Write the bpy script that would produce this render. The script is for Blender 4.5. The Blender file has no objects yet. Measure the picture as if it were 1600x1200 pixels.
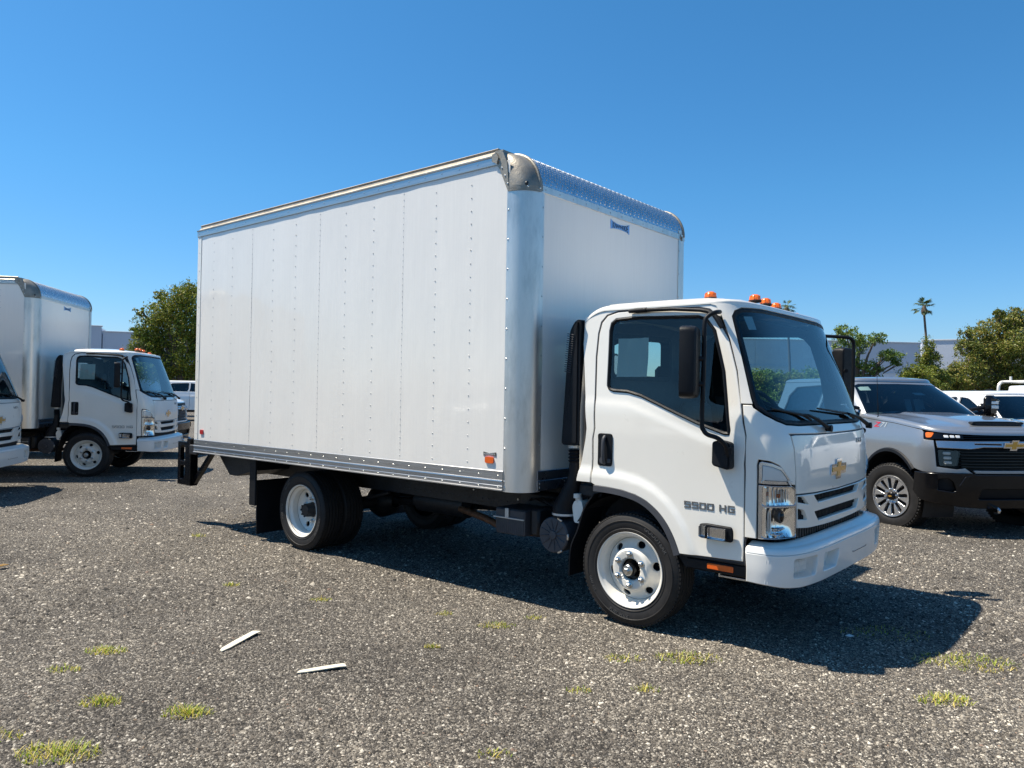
import bpy, math, random
import numpy as np
from mathutils import Vector, Matrix
from mathutils.geometry import delaunay_2d_cdt
R = math.radians
random.seed(7); rng = np.random.default_rng(7)
scene = bpy.context.scene
col = scene.collection

# ------------------------------------------------------------------ camera
cam_d = bpy.data.cameras.new('camera'); cam = bpy.data.objects.new('camera', cam_d); col.objects.link(cam)
CAM = np.array([2.8069, -5.6056, 1.6227]); YAW, PIT, ROL, FPX = 2.2728, 0.0122, 0.0159, 1186.6
_fw = np.array([math.cos(YAW)*math.cos(PIT), math.sin(YAW)*math.cos(PIT), math.sin(PIT)])
_rt = np.array([math.sin(YAW), -math.cos(YAW), 0.0]); _up = np.cross(_rt, _fw)
_r2 = _rt*math.cos(ROL)+_up*math.sin(ROL); _u2 = -_rt*math.sin(ROL)+_up*math.cos(ROL)
cam.matrix_world = Matrix(((_r2[0], _u2[0], -_fw[0], CAM[0]), (_r2[1], _u2[1], -_fw[1], CAM[1]), (_r2[2], _u2[2], -_fw[2], CAM[2]), (0, 0, 0, 1)))
cam_d.sensor_width = 36; cam_d.lens = 36*FPX/1600; cam_d.clip_start = 0.05; cam_d.clip_end = 3000
scene.camera = cam

def ground_at(u, depth, z=0.0):
    """place on the ground seen in image column u, at a distance along the view"""
    d = _fw + (u-800)/FPX*_r2
    p = CAM + d*depth
    return (float(p[0]), float(p[1]), z)

# ------------------------------------------------------------------ light
SUN = np.array([-0.47, -0.28, 1.0]); SUN /= np.linalg.norm(SUN)
world = bpy.data.worlds.new('World'); scene.world = world; world.use_nodes = True
wn = world.node_tree.nodes; wl = world.node_tree.links; wn.clear()
sky = wn.new('ShaderNodeTexSky'); sky.sky_type = 'NISHITA'; sky.sun_disc = False
sky.sun_elevation = math.asin(SUN[2]); sky.sun_rotation = math.atan2(SUN[0], SUN[1]) % (2*math.pi)
sky.altitude = 0; sky.air_density = 1.0; sky.dust_density = 0.35; sky.ozone_density = 2.6
hs = wn.new('ShaderNodeHueSaturation'); hs.inputs['Saturation'].default_value = 1.28
# clean dry air: keep the band over the horizon pale blue instead of yellow, all the way round
tcw = wn.new('ShaderNodeTexCoord'); spw = wn.new('ShaderNodeSeparateXYZ'); wl.new(tcw.outputs['Generated'], spw.inputs[0])
rw_ = wn.new('ShaderNodeValToRGB'); el_ = rw_.color_ramp.elements
el_[0].position = 0.0; el_[0].color = (0.54, 0.61, 0.90, 1); el_[1].position = 0.55; el_[1].color = (0.72, 0.99, 0.97, 1)
e_ = el_.new(0.10); e_.color = (0.55, 0.75, 0.93, 1); e_ = el_.new(0.25); e_.color = (0.60, 0.89, 0.97, 1)
wl.new(spw.outputs['Z'], rw_.inputs['Fac'])
mw_ = wn.new('ShaderNodeMix'); mw_.data_type = 'RGBA'; mw_.blend_type = 'MULTIPLY'; mw_.inputs[0].default_value = 1.0
bg = wn.new('ShaderNodeBackground'); bg.inputs['Strength'].default_value = 0.098
wo = wn.new('ShaderNodeOutputWorld')
wl.new(sky.outputs[0], hs.inputs['Color']); wl.new(hs.outputs[0], mw_.inputs[6]); wl.new(rw_.outputs[0], mw_.inputs[7]); wl.new(mw_.outputs[2], bg.inputs['Color']); wl.new(bg.outputs[0], wo.inputs['Surface'])
sun_d = bpy.data.lights.new('sun', 'SUN'); sun = bpy.data.objects.new('sun', sun_d); col.objects.link(sun)
sun_d.energy = 5.0; sun_d.angle = R(0.55); sun_d.color = (1.0, 0.915, 0.78)
sun.rotation_euler = Vector(SUN).to_track_quat('Z', 'Y').to_euler(); sun.location = (0, 0, 30)
vs = scene.view_settings; vs.view_transform = 'Standard'; vs.look = 'None'; vs.exposure = 0.70; vs.gamma = 1.0; vs.use_curve_mapping = False
scene.cycles.max_bounces = 8; scene.cycles.transparent_max_bounces = 12
scene.cycles.caustics_reflective = False; scene.cycles.caustics_refractive = False

# ------------------------------------------------------------------ materials
def nt(name):
    m = bpy.data.materials.new(name); m.use_nodes = True
    t = m.node_tree; b = t.nodes.get('Principled BSDF')
    return m, t.nodes, t.links, b
def noise(N, L, scale, detail=3, rough=0.5, vec=None, dist=0):
    n = N.new('ShaderNodeTexNoise'); n.inputs['Scale'].default_value = scale; n.inputs['Detail'].default_value = detail
    n.inputs['Roughness'].default_value = rough; n.inputs['Distortion'].default_value = dist
    if vec is not None: L.new(vec, n.inputs['Vector'])
    return n
def coords(N, L, scale=(1, 1, 1), kind='Object'):
    tc = N.new('ShaderNodeTexCoord'); mp = N.new('ShaderNodeMapping'); mp.inputs['Scale'].default_value = scale
    L.new(tc.outputs[kind], mp.inputs['Vector']); return mp.outputs['Vector']
def ramp(N, L, fac, stops):
    r = N.new('ShaderNodeValToRGB'); e = r.color_ramp.elements
    while len(e) < len(stops): e.new(0.5)
    for el, (p, c) in zip(e, stops):
        el.position = p; el.color = (c, c, c, 1) if isinstance(c, (int, float)) else (*c, 1)
    L.new(fac, r.inputs['Fac']); return r
def bump(N, L, b, height, strength, dist=0.01):
    n = N.new('ShaderNodeBump'); n.inputs['Strength'].default_value = strength; n.inputs['Distance'].default_value = dist
    L.new(height, n.inputs['Height']); L.new(n.outputs[0], b.inputs['Normal']); return n
def mixc(N, L, fac, a, c, mode='MIX'):
    m = N.new('ShaderNodeMix'); m.data_type = 'RGBA'; m.blend_type = mode
    if isinstance(fac, (int, float)): m.inputs[0].default_value = fac
    else: L.new(fac, m.inputs[0])
    for i, v in ((6, a), (7, c)):
        if isinstance(v, tuple): m.inputs[i].default_value = (*v, 1)
        else: L.new(v, m.inputs[i])
    return m.outputs[2]

def plain(name, c, rough=0.5, metal=0.0, coat=0.0, spec=0.5, var=0.12, scale=4.0, bumpk=0.0, bscale=60, wear=0.0):
    m, N, L, b = nt(name)
    v = coords(N, L)
    n1 = noise(N, L, scale, 4, 0.6, v)
    lo = tuple(x*(1-var) for x in c); hi = tuple(min(1, x*(1+var*0.6)) for x in c)
    r = ramp(N, L, n1.outputs['Fac'], [(0.3, lo), (0.7, hi)])
    L.new(r.outputs[0], b.inputs['Base Color'])
    r2 = ramp(N, L, noise(N, L, scale*5, 3, 0.6, v).outputs['Fac'], [(0.3, max(0.02, rough*0.85)), (0.7, min(1, rough*1.15))])
    L.new(r2.outputs[0], b.inputs['Roughness'])
    b.inputs['Metallic'].default_value = metal; b.inputs['Coat Weight'].default_value = coat; b.inputs['Coat Roughness'].default_value = 0.04
    b.inputs['Specular IOR Level'].default_value = spec
    if bumpk: bump(N, L, b, noise(N, L, bscale, 3, 0.6, v).outputs['Fac'], bumpk, 0.004)
    return m
M = {}
M['paint_white'] = plain('white_paint', (0.86, 0.82, 0.735), 0.32, 0, 0.9, var=0.03, scale=1.5)
M['paint_white_pickup'] = plain('bright_white_paint', (0.80, 0.80, 0.79), 0.3, 0, 0.8, var=0.02)
M['wheel_white'] = plain('cream_wheel_enamel', (0.74, 0.71, 0.64), 0.38, 0, 0.3, var=0.05, scale=9)
M['bumper_white'] = plain('bumper_paint', (0.78, 0.77, 0.73), 0.36, 0, 0.5, var=0.04, scale=3)
M['black_plastic'] = plain('black_plastic', (0.0075, 0.0085, 0.011), 0.5, spec=0.22, var=0.3, bumpk=0.25, bscale=400)
M['grey_plastic'] = plain('dark_grey_plastic', (0.05, 0.052, 0.06), 0.55, var=0.2, bumpk=0.2, bscale=300)
M['black_gloss'] = plain('gloss_black', (0.004, 0.004, 0.005), 0.2, 0, 0.0, spec=0.35, var=0.2)
M['chassis'] = plain('chassis_black', (0.014, 0.014, 0.016), 0.55, 0.0, var=0.5, scale=8, bumpk=0.3)
M['chrome'] = plain('chrome', (0.72, 0.73, 0.75), 0.09, 1.0, var=0.04)
M['lamp_reflector'] = plain('lamp_reflector', (0.93, 0.93, 0.91), 0.2, 0.15, var=0.08, scale=30)
M['lamp_chrome'] = plain('lamp_chrome', (0.93, 0.93, 0.92), 0.07, 1.0, var=0.03)
M['rivet_dark'] = plain('rivet_grey', (0.44, 0.44, 0.43), 0.45, 0.3, var=0.1, scale=40)
M['dull_chrome'] = plain('satin_chrome', (0.55, 0.57, 0.6), 0.2, 1.0, var=0.06)
M['silver_trim'] = plain('silver_paint', (0.58, 0.60, 0.60), 0.33, 0.35, 0.4, var=0.05)
M['bolt'] = plain('zinc_bolt', (0.6, 0.6, 0.58), 0.3, 1.0, var=0.1, scale=40)
M['gold'] = plain('gold_emblem', (0.62, 0.34, 0.06), 0.3, 0.6, 0.5, var=0.1, scale=30)
M['amber'] = plain('amber_lens', (0.85, 0.16, 0.005), 0.2, 0, 0.8, var=0.15, scale=60)
M['amber_marker'] = plain('orange_reflector', (0.75, 0.12, 0.01), 0.35, 0, 0.3, var=0.1, scale=60)
M['red_marker'] = plain('red_reflector', (0.45, 0.02, 0.02), 0.3, 0, 0.5, var=0.1, scale=60)
M['interior'] = plain('cab_trim_grey', (0.10, 0.10, 0.105), 0.7, var=0.15, bumpk=0.2, bscale=200)
M['interior_dark'] = plain('cab_trim_dark', (0.03, 0.03, 0.034), 0.7, var=0.2)
M['headliner'] = plain('headliner_grey', (0.22, 0.22, 0.22), 0.9, var=0.1)
M['paper'] = plain('white_sheet', (0.78, 0.79, 0.77), 0.8, var=0.05, bumpk=0.5, bscale=12)
M['badge_blue'] = plain('badge_blue', (0.20, 0.42, 0.78), 0.35, 0.2, 0.3, var=0.1)
M['badge_dark'] = plain('badge_ink', (0.015, 0.02, 0.04), 0.5)
M['badge_grey'] = plain('badge_grey', (0.12, 0.11, 0.10), 0.5, 0.3, var=0.2, scale=40)
M['red_decal'] = plain('red_decal', (0.6, 0.02, 0.03), 0.35, 0, 0.5)
M['letter_grey'] = plain('letter_chrome', (0.30, 0.31, 0.32), 0.28, 0.9, var=0.1)
M['rubber_text'] = plain('raised_rubber', (0.07, 0.067, 0.065), 0.5, var=0.2, scale=30)
M['front_rail'] = plain('blue_black_rail', (0.22, 0.24, 0.28), 0.3, 0.9, var=0.2)
M['exhaust'] = plain('rusty_exhaust', (0.20, 0.10, 0.055), 0.6, 0.5, var=0.4, scale=14)
M['bronze_cast'] = plain('weathered_cast_aluminium', (0.33, 0.30, 0.25), 0.5, 0.55, var=0.35, scale=7, bumpk=0.5, bscale=70)
M['roof_cap'] = plain('weathered_roof_cap', (0.40, 0.35, 0.28), 0.5, 0.6, var=0.3, scale=3, bumpk=0.3, bscale=30)
M['wood'] = plain('bleached_wood', (0.66, 0.60, 0.47), 0.8, var=0.15, scale=20, bumpk=0.4, bscale=80)

# silver metallic paint with fine flake
m, N, L, b = nt('silver_metallic_paint'); v = coords(N, L)
f = ramp(N, L, noise(N, L, 900, 1, 0.5, v).outputs['Fac'], [(0.3, (0.25, 0.265, 0.285)), (0.7, (0.39, 0.41, 0.43))])
L.new(f.outputs[0], b.inputs['Base Color']); b.inputs['Metallic'].default_value = 0.65; b.inputs['Roughness'].default_value = 0.34
b.inputs['Coat Weight'].default_value = 1; b.inputs['Coat Roughness'].default_value = 0.03; M['paint_silver'] = m

# box side skin: glossy white composite sheet, slightly wavy
def skin(name, c, waves):
    m, N, L, b = nt(name); v = coords(N, L)
    big = noise(N, L, 1.1, 3, 0.5, coords(N, L, (1.0, 1.0, 0.7)))
    r = ramp(N, L, big.outputs['Fac'], [(0.3, tuple(x*0.955 for x in c)), (0.7, c)])
    fine = noise(N, L, 3.0, 5, 0.7, coords(N, L, (14, 14, 0.5)))
    r2 = ramp(N, L, fine.outputs['Fac'], [(0.35, 0.965), (0.65, 1.0)])
    L.new(mixc(N, L, 1.0, r.outputs[0], r2.outputs[0], 'MULTIPLY'), b.inputs['Base Color'])
    b.inputs['Roughness'].default_value = 0.24; b.inputs['Coat Weight'].default_value = 0.6; b.inputs['Coat Roughness'].default_value = 0.06
    w = noise(N, L, 2.2, 2, 0.5, coords(N, L, (2.4, 2.4, 0.8)))
    bump(N, L, b, w.outputs['Fac'], waves, 0.02)
    return m
M['box_skin'] = skin('white_box_skin', (0.88, 0.84, 0.77), 0.16)
M['front_skin'] = skin('white_front_skin', (0.90, 0.865, 0.79), 0.22)

# brushed aluminium
def brushed(name, c, rough, sc, metal=0.9):
    m, N, L, b = nt(name)
    n = noise(N, L, 6, 5, 0.7, coords(N, L, sc))
    r = ramp(N, L, n.outputs['Fac'], [(0.25, tuple(x*0.72 for x in c)), (0.5, c), (0.8, tuple(min(1, x*1.12) for x in c))])
    L.new(r.outputs[0], b.inputs['Base Color']); b.inputs['Metallic'].default_value = metal
    rr = ramp(N, L, n.outputs['Fac'], [(0.2, rough*0.8), (0.8, rough*1.2)]); L.new(rr.outputs[0], b.inputs['Roughness'])
    bump(N, L, b, n.outputs['Fac'], 0.12, 0.004); return m
M['alu_x'] = brushed('aluminium_rail', (0.52, 0.51, 0.50), 0.3, (0.35, 14, 22))
M['alu_z'] = brushed('aluminium_post', (0.72, 0.69, 0.64), 0.34, (1.2, 1.2, 0.3), 0.75)
M['alu_plate'] = brushed('aluminium_tread_plate', (0.62, 0.65, 0.70), 0.26, (3, 3, 3), 0.95)

# tyre rubber
m, N, L, b = nt('tyre_rubber'); v = coords(N, L)
r = ramp(N, L, noise(N, L, 7, 5, 0.65, v).outputs['Fac'], [(0.3, (0.010, 0.0095, 0.0095)), (0.7, (0.024, 0.022, 0.021))])
L.new(r.outputs[0], b.inputs['Base Color']); b.inputs['Roughness'].default_value = 0.62; b.inputs['Specular IOR Level'].default_value = 0.35
bump(N, L, b, noise(N, L, 120, 3, 0.6, v).outputs['Fac'], 0.2, 0.003); M['rubber'] = m

# glass: clear pane that mirrors at grazing angles
def glass(name, tint, ior=1.5, amt=1.0):
    m = bpy.data.materials.new(name); m.use_nodes = True; N = m.node_tree.nodes; L = m.node_tree.links; N.clear()
    o = N.new('ShaderNodeOutputMaterial'); tr = N.new('ShaderNodeBsdfTransparent'); gl = N.new('ShaderNodeBsdfGlossy'); mx = N.new('ShaderNodeMixShader')
    fr = N.new('ShaderNodeFresnel'); fr.inputs['IOR'].default_value = ior
    tcn = noise(N, L, 1.3, 2, 0.5, coords(N, L)); rr = ramp(N, L, tcn.outputs['Fac'], [(0.3, tuple(x*0.93 for x in tint)), (0.7, tint)])
    L.new(rr.outputs[0], tr.inputs['Color'])
    gl.inputs['Roughness'].default_value = 0.0; gl.inputs['Color'].default_value = (amt, amt, amt, 1)
    L.new(fr.outputs[0], mx.inputs[0]); L.new(tr.outputs[0], mx.inputs[1]); L.new(gl.outputs[0], mx.inputs[2]); L.new(mx.outputs[0], o.inputs['Surface'])
    return m
M['glass'] = glass('cab_glass', (0.70, 0.84, 0.82), 1.5)
M['glass_ws'] = glass('windscreen_glass', (0.66, 0.86, 0.90), 1.5)
M['glass_dark'] = glass('privacy_glass', (0.22, 0.27, 0.30), 1.6)
M['lens'] = glass('clear_lens', (0.985, 0.99, 0.99), 1.4)

# ------------------------------------------------------------------ ground
m, N, L, b = nt('crushed_asphalt'); v = coords(N, L)
def vor(scale, vec=v, feat='F1'):
    n = N.new('ShaderNodeTexVoronoi'); n.inputs['Scale'].default_value = scale; n.feature = feat; L.new(vec, n.inputs['Vector']); return n
v1 = vor(85); v2 = vor(190); v3 = vor(26)
sep = N.new('ShaderNodeSeparateColor'); L.new(v1.outputs['Color'], sep.inputs[0])
sep2 = N.new('ShaderNodeSeparateColor'); L.new(v2.outputs['Color'], sep2.inputs[0])
c1 = ramp(N, L, sep.outputs[0], [(0.0, (0.018, 0.017, 0.016)), (0.38, (0.073, 0.065, 0.056)), (0.68, (0.175, 0.157, 0.134)), (0.87, (0.34, 0.312, 0.27)), (0.97, (0.60, 0.565, 0.50))])
c2 = ramp(N, L, sep2.outputs[1], [(0.0, (0.04, 0.038, 0.036)), (0.55, (0.12, 0.11, 0.10)), (0.85, (0.26, 0.24, 0.22)), (1.0, (0.5, 0.48, 0.45))])
cm = mixc(N, L, 0.45, c1.outputs[0], c2.outputs[0])
patch = ramp(N, L, noise(N, L, 0.55, 5, 0.62, v).outputs['Fac'], [(0.3, (0.66, 0.65, 0.64)), (0.7, (1.22, 1.20, 1.16))])
lane = ramp(N, L, noise(N, L, 0.35, 4, 0.6, coords(N, L, (0.35, 1.4, 1))).outputs['Fac'], [(0.35, (0.82, 0.81, 0.80)), (0.65, (1.12, 1.10, 1.06))])
L.new(mixc(N, L, 1.0, mixc(N, L, 1.0, cm, patch.outputs[0], 'MULTIPLY'), lane.outputs[0], 'MULTIPLY'), b.inputs['Base Color'])
b.inputs['Roughness'].default_value = 0.9; b.inputs['Specular IOR Level'].default_value = 0.3
ad = N.new('ShaderNodeMath'); ad.operation = 'MULTIPLY_ADD'; L.new(v2.outputs['Distance'], ad.inputs[0]); ad.inputs[1].default_value = 0.45; L.new(v1.outputs['Distance'], ad.inputs[2])
bp = bump(N, L, b, ad.outputs[0], 1.0, 0.016); bp.invert = True
M['ground'] = m
# loose stones: a colour of its own for every stone
m, N, L, b = nt('loose_stones'); g = N.new('ShaderNodeNewGeometry')
r = ramp(N, L, g.outputs['Random Per Island'], [(0.0, (0.018, 0.017, 0.016)), (0.34, (0.066, 0.059, 0.051)), (0.60, (0.145, 0.130, 0.111)), (0.81, (0.27, 0.247, 0.212)), (0.94, (0.47, 0.437, 0.38)), (0.988, (0.68, 0.65, 0.58)), (0.997, (0.18, 0.10, 0.07)), (1.0, (0.26, 0.20, 0.14))])
vv = coords(N, L)
patch = ramp(N, L, noise(N, L, 0.55, 5, 0.62, vv).outputs['Fac'], [(0.3, (0.66, 0.65, 0.64)), (0.7, (1.18, 1.16, 1.12))])
lane = ramp(N, L, noise(N, L, 0.35, 4, 0.6, coords(N, L, (0.35, 1.4, 1))).outputs['Fac'], [(0.35, (0.82, 0.81, 0.80)), (0.65, (1.12, 1.10, 1.06))])
L.new(mixc(N, L, 1.0, mixc(N, L, 1.0, r.outputs[0], patch.outputs[0], 'MULTIPLY'), lane.outputs[0], 'MULTIPLY'), b.inputs['Base Color']); b.inputs['Roughness'].default_value = 0.85; b.inputs['Specular IOR Level'].default_value = 0.35
M['stones'] = m

def leafmat(name, stops, trans=0.25):
    m, N, L, b = nt(name); g = N.new('ShaderNodeNewGeometry')
    r = ramp(N, L, g.outputs['Random Per Island'], stops)
    big = ramp(N, L, noise(N, L, 0.9, 3, 0.6, coords(N, L)).outputs['Fac'], [(0.35, (0.75, 0.85, 0.75)), (0.65, (1.3, 1.18, 1.0))])
    c = mixc(N, L, 1.0, r.outputs[0], big.outputs[0], 'MULTIPLY')
    L.new(c, b.inputs['Base Color']); b.inputs['Roughness'].default_value = 0.55
    tl = N.new('ShaderNodeBsdfTranslucent'); L.new(c, tl.inputs['Color']); mx = N.new('ShaderNodeMixShader'); mx.inputs[0].default_value = trans
    o = N.get('Material Output'); L.new(b.outputs[0], mx.inputs[1]); L.new(tl.outputs[0], mx.inputs[2]); L.new(mx.outputs[0], o.inputs['Surface'])
    return m
M['leaf_oak'] = leafmat('olive_leaves', [(0.0, (0.07, 0.11, 0.014)), (0.5, (0.17, 0.22, 0.025)), (0.85, (0.29, 0.31, 0.04)), (1.0, (0.30, 0.20, 0.06))])
M['leaf_brown'] = leafmat('russet_leaves', [(0.0, (0.075, 0.11, 0.018)), (0.5, (0.175, 0.21, 0.03)), (0.8, (0.28, 0.27, 0.05)), (1.0, (0.30, 0.20, 0.09))])
M['leaf_green'] = leafmat('fresh_leaves', [(0.0, (0.06, 0.12, 0.018)), (0.6, (0.15, 0.24, 0.04)), (1.0, (0.26, 0.30, 0.07))])
M['leaf_palm'] = leafmat('palm_leaves', [(0.0, (0.04, 0.08, 0.03)), (0.7, (0.10, 0.16, 0.06)), (1.0, (0.2, 0.22, 0.1))])
M['grass'] = leafmat('dry_grass', [(0.0, (0.16, 0.28, 0.02)), (0.45, (0.42, 0.46, 0.05)), (0.8, (0.70, 0.55, 0.13)), (1.0, (0.75, 0.62, 0.3))], 0.35)
M['bark'] = plain('bark', (0.13, 0.10, 0.075), 0.9, var=0.35, scale=3, bumpk=0.8, bscale=14)
M['wall_paint'] = plain('pale_wall_paint', (0.56, 0.60, 0.67), 0.8, var=0.06, scale=0.25, bumpk=0.2, bscale=6)
M['wall_panel'] = plain('light_wall_panel', (0.72, 0.76, 0.82), 0.75, var=0.05, scale=0.3)
M['wall_dark'] = plain('blue_grey_door', (0.16, 0.19, 0.25), 0.6, var=0.1)
M['wall_cap'] = plain('parapet_cap', (0.62, 0.65, 0.68), 0.6, var=0.06)

# ------------------------------------------------------------------ mesh helpers
class MB:
    def __init__(s): s.v = []; s.f = []; s.n = 0
    def add(s, verts, faces):
        verts = [tuple(map(float, p)) for p in verts]
        k = s.n; s.v += verts; s.n += len(verts); s.f += [tuple(i+k for i in f) for f in faces]; return s
    def box(s, c, d, b=0.0, rot=None):
        hx, hy, hz = d[0]/2, d[1]/2, d[2]/2; b = min(b, hx*0.9, hy*0.9, hz*0.9)
        if b <= 0:
            V = [(x, y, z) for x in (-hx, hx) for y in (-hy, hy) for z in (-hz, hz)]
            F = [(0, 1, 3, 2), (4, 6, 7, 5), (0, 4, 5, 1), (2, 3, 7, 6), (0, 2, 6, 4), (1, 5, 7, 3)]
        else:
            V = []; idx = {}
            for sx in (-1, 1):
                for sy in (-1, 1):
                    for sz in (-1, 1):
                        for a in range(3):
                            q = [sx*(hx-b), sy*(hy-b), sz*(hz-b)]; q[a] += (sx, sy, sz)[a]*b
                            idx[(sx, sy, sz, a)] = len(V); V.append(tuple(q))
            F = []
            for a in range(3):
                o = [i for i in range(3) if i != a]
                for sg in (-1, 1):
                    qs = []
                    for (p, q) in ((-1, -1), (1, -1), (1, 1), (-1, 1)):
                        k = [0, 0, 0]; k[a] = sg; k[o[0]] = p; k[o[1]] = q; qs.append(idx[(*k, a)])
                    flip = (sg > 0) ^ (a == 1)
                    F.append(tuple(qs) if flip else tuple(reversed(qs)))
            for a in range(3):
                o = [i for i in range(3) if i != a]
                for p in (-1, 1):
                    for q in (-1, 1):
                        k1 = [0, 0, 0]; k2 = [0, 0, 0]; k1[a] = -1; k2[a] = 1
                        for k in (k1, k2): k[o[0]] = p; k[o[1]] = q
                        F.append((idx[(*k1, o[0])], idx[(*k2, o[0])], idx[(*k2, o[1])], idx[(*k1, o[1])]))
            for sx in (-1, 1):
                for sy in (-1, 1):
                    for sz in (-1, 1): F.append(tuple(idx[(sx, sy, sz, a)] for a in range(3)))
        if rot is not None: V = [tuple(rot @ Vector(p)) for p in V]
        return s.add([(p[0]+c[0], p[1]+c[1], p[2]+c[2]) for p in V], F)
    def span(s, x0, x1, y0, y1, z0, z1, b=0.0):
        return s.box(((x0+x1)/2, (y0+y1)/2, (z0+z1)/2), (abs(x1-x0), abs(y1-y0), abs(z1-z0)), b)
    def tube(s, path, r, n=10, caps=True, closed=False):
        P = [Vector(p) for p in path]; m_ = len(P); rr = r if hasattr(r, '__len__') else [r]*m_
        up = None; V = []
        for i in range(m_):
            if closed: t = (P[(i+1) % m_]-P[i-1])
            else: t = (P[min(i+1, m_-1)]-P[max(i-1, 0)])
            t.normalize()
            if up is None:
                up = t.orthogonal().normalized()
            up = (up - t*up.dot(t)).normalized(); w = t.cross(up)
            for k in range(n):
                a = 2*math.pi*k/n; V.append(P[i]+(up*math.cos(a)+w*math.sin(a))*rr[i])
        F = []
        for i in range(m_ if closed else m_-1):
            j = (i+1) % m_
            for k in range(n): F.append((i*n+k, i*n+(k+1) % n, j*n+(k+1) % n, j*n+k))
        if caps and not closed: F.append(tuple(reversed(range(n)))); F.append(tuple(range((m_-1)*n, m_*n)))
        return s.add(V, F)
    def lathe(s, prof, n=48, c=(0, 0, 0), axis='y', a0=0.0, a1=2*math.pi):
        """prof: (radius, along axis)"""
        full = abs(a1-a0-2*math.pi) < 1e-6; V = []; m_ = len(prof); nn = n if full else n+1
        for i in range(nn):
            a = a0+(a1-a0)*i/n; ca, sa = math.cos(a), math.sin(a)
            for r_, h in prof:
                if axis == 'y': V.append((c[0]+r_*ca, c[1]+h, c[2]+r_*sa))
                elif axis == 'z': V.append((c[0]+r_*ca, c[1]+r_*sa, c[2]+h))
                else: V.append((c[0]+h, c[1]+r_*ca, c[2]+r_*sa))
        F = []
        for i in range(n):
            j = (i+1) % nn if full else i+1
            for k in range(m_-1): F.append((i*m_+k, j*m_+k, j*m_+k+1, i*m_+k+1))
        return s.add(V, F)
    def prism(s, poly, h0, h1, fn):
        """poly 2D outline; fn(u, v, h) -> 3D"""
        n = len(poly); V = [fn(u, v, h0) for u, v in poly]+[fn(u, v, h1) for u, v in poly]
        return s.add(V, [tuple(range(n)), tuple(reversed(range(n, 2*n)))]+[(i, i+n, (i+1) % n+n, (i+1) % n) for i in range(n)])
    def grid(s, fn, us, vs_):
        V = [fn(u, w) for u in us for w in vs_]; n = len(vs_)
        return s.add(V, [(i*n+j, (i+1)*n+j, (i+1)*n+j+1, i*n+j+1) for i in range(len(us)-1) for j in range(n-1)])

def mesh_of(mb, name, smooth=True, ang=38):
    me = bpy.data.meshes.new(name); me.from_pydata(mb.v, [], mb.f); me.validate(); 
    import bmesh
    bm = bmesh.new(); bm.from_mesh(me); bmesh.ops.recalc_face_normals(bm, faces=bm.faces); bm.to_mesh(me); bm.free()
    if smooth:
        me.shade_smooth(); me.set_sharp_from_angle(angle=R(ang))
    return me
def obj(name, mb, mat, parent=None, smooth=True, ang=38, label=None):
    me = mesh_of(mb, name, smooth, ang); me.materials.append(M[mat] if isinstance(mat, str) else mat)
    o = bpy.data.objects.new(name, me); col.objects.link(o)
    if parent is not None: o.parent = parent
    if label: o['label'] = label
    if name in ('rivets', 'sidewall_lettering', 'bolt_heads', 'frame_bolts', 'grille_mesh', 'step_grip', 'lamp_ribs', 'bumper_ribs'): o['kind'] = 'stuff'
    return o
def inst(src, parent, loc=None, rot=None, name=None):
    o = src.copy(); col.objects.link(o)
    if name: o.name = name
    o.parent = parent
    if loc is not None: o.location = loc
    if rot is not None: o.rotation_euler = rot
    return o
def tag(o, label, cat, group=None, kind=None):
    if label: o['label'] = label
    if cat: o['category'] = cat
    if group: o['group'] = group
    if kind: o['kind'] = kind
    return o
def thing(name, label, cat, loc=(0, 0, 0), rz=0.0, group=None):
    o = bpy.data.objects.new(name, None); col.objects.link(o); o.location = loc; o.rotation_euler = (0, 0, rz)
    o.empty_display_size = 0.2
    return tag(o, label, cat, group)
def structure(o): o['kind'] = 'structure'; return o
def dup_tree(o, parent=None):
    c = o.copy(); col.objects.link(c)
    if parent is not None: c.parent = parent
    for ch in list(o.children): dup_tree(ch, c)
    return c

# ---- panels cut out of a curved shell
def resample(poly, step, closed=True):
    out = []; n = len(poly)
    for i in range(n if closed else n-1):
        a = poly[i]; c = poly[(i+1) % n]; d = math.hypot(c[0]-a[0], c[1]-a[1]); k = max(1, int(math.ceil(d/step)))
        for j in range(k): out.append((a[0]+(c[0]-a[0])*j/k, a[1]+(c[1]-a[1])*j/k))
    if not closed: out.append(poly[-1])
    return out
def rounded(poly, r, seg=4):
    """round the corners of a coarse polygon"""
    out = []; n = len(poly)
    for i in range(n):
        p = Vector(poly[i]); a = Vector(poly[i-1]); c = Vector(poly[(i+1) % n])
        da = (a-p); dc = (c-p); k = min(r, da.length*0.45, dc.length*0.45)
        if da.length < 1e-9 or dc.length < 1e-9: continue
        s0 = p+da.normalized()*k; s1 = p+dc.normalized()*k
        for j in range(seg+1):
            t = j/seg; q = s0*(1-t)**2+p*2*t*(1-t)+s1*t*t; out.append((q.x, q.y))
    return out
def area(p):
    return 0.5*sum(p[i][0]*p[(i+1) % len(p)][1]-p[(i+1) % len(p)][0]*p[i][1] for i in range(len(p)))
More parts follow.
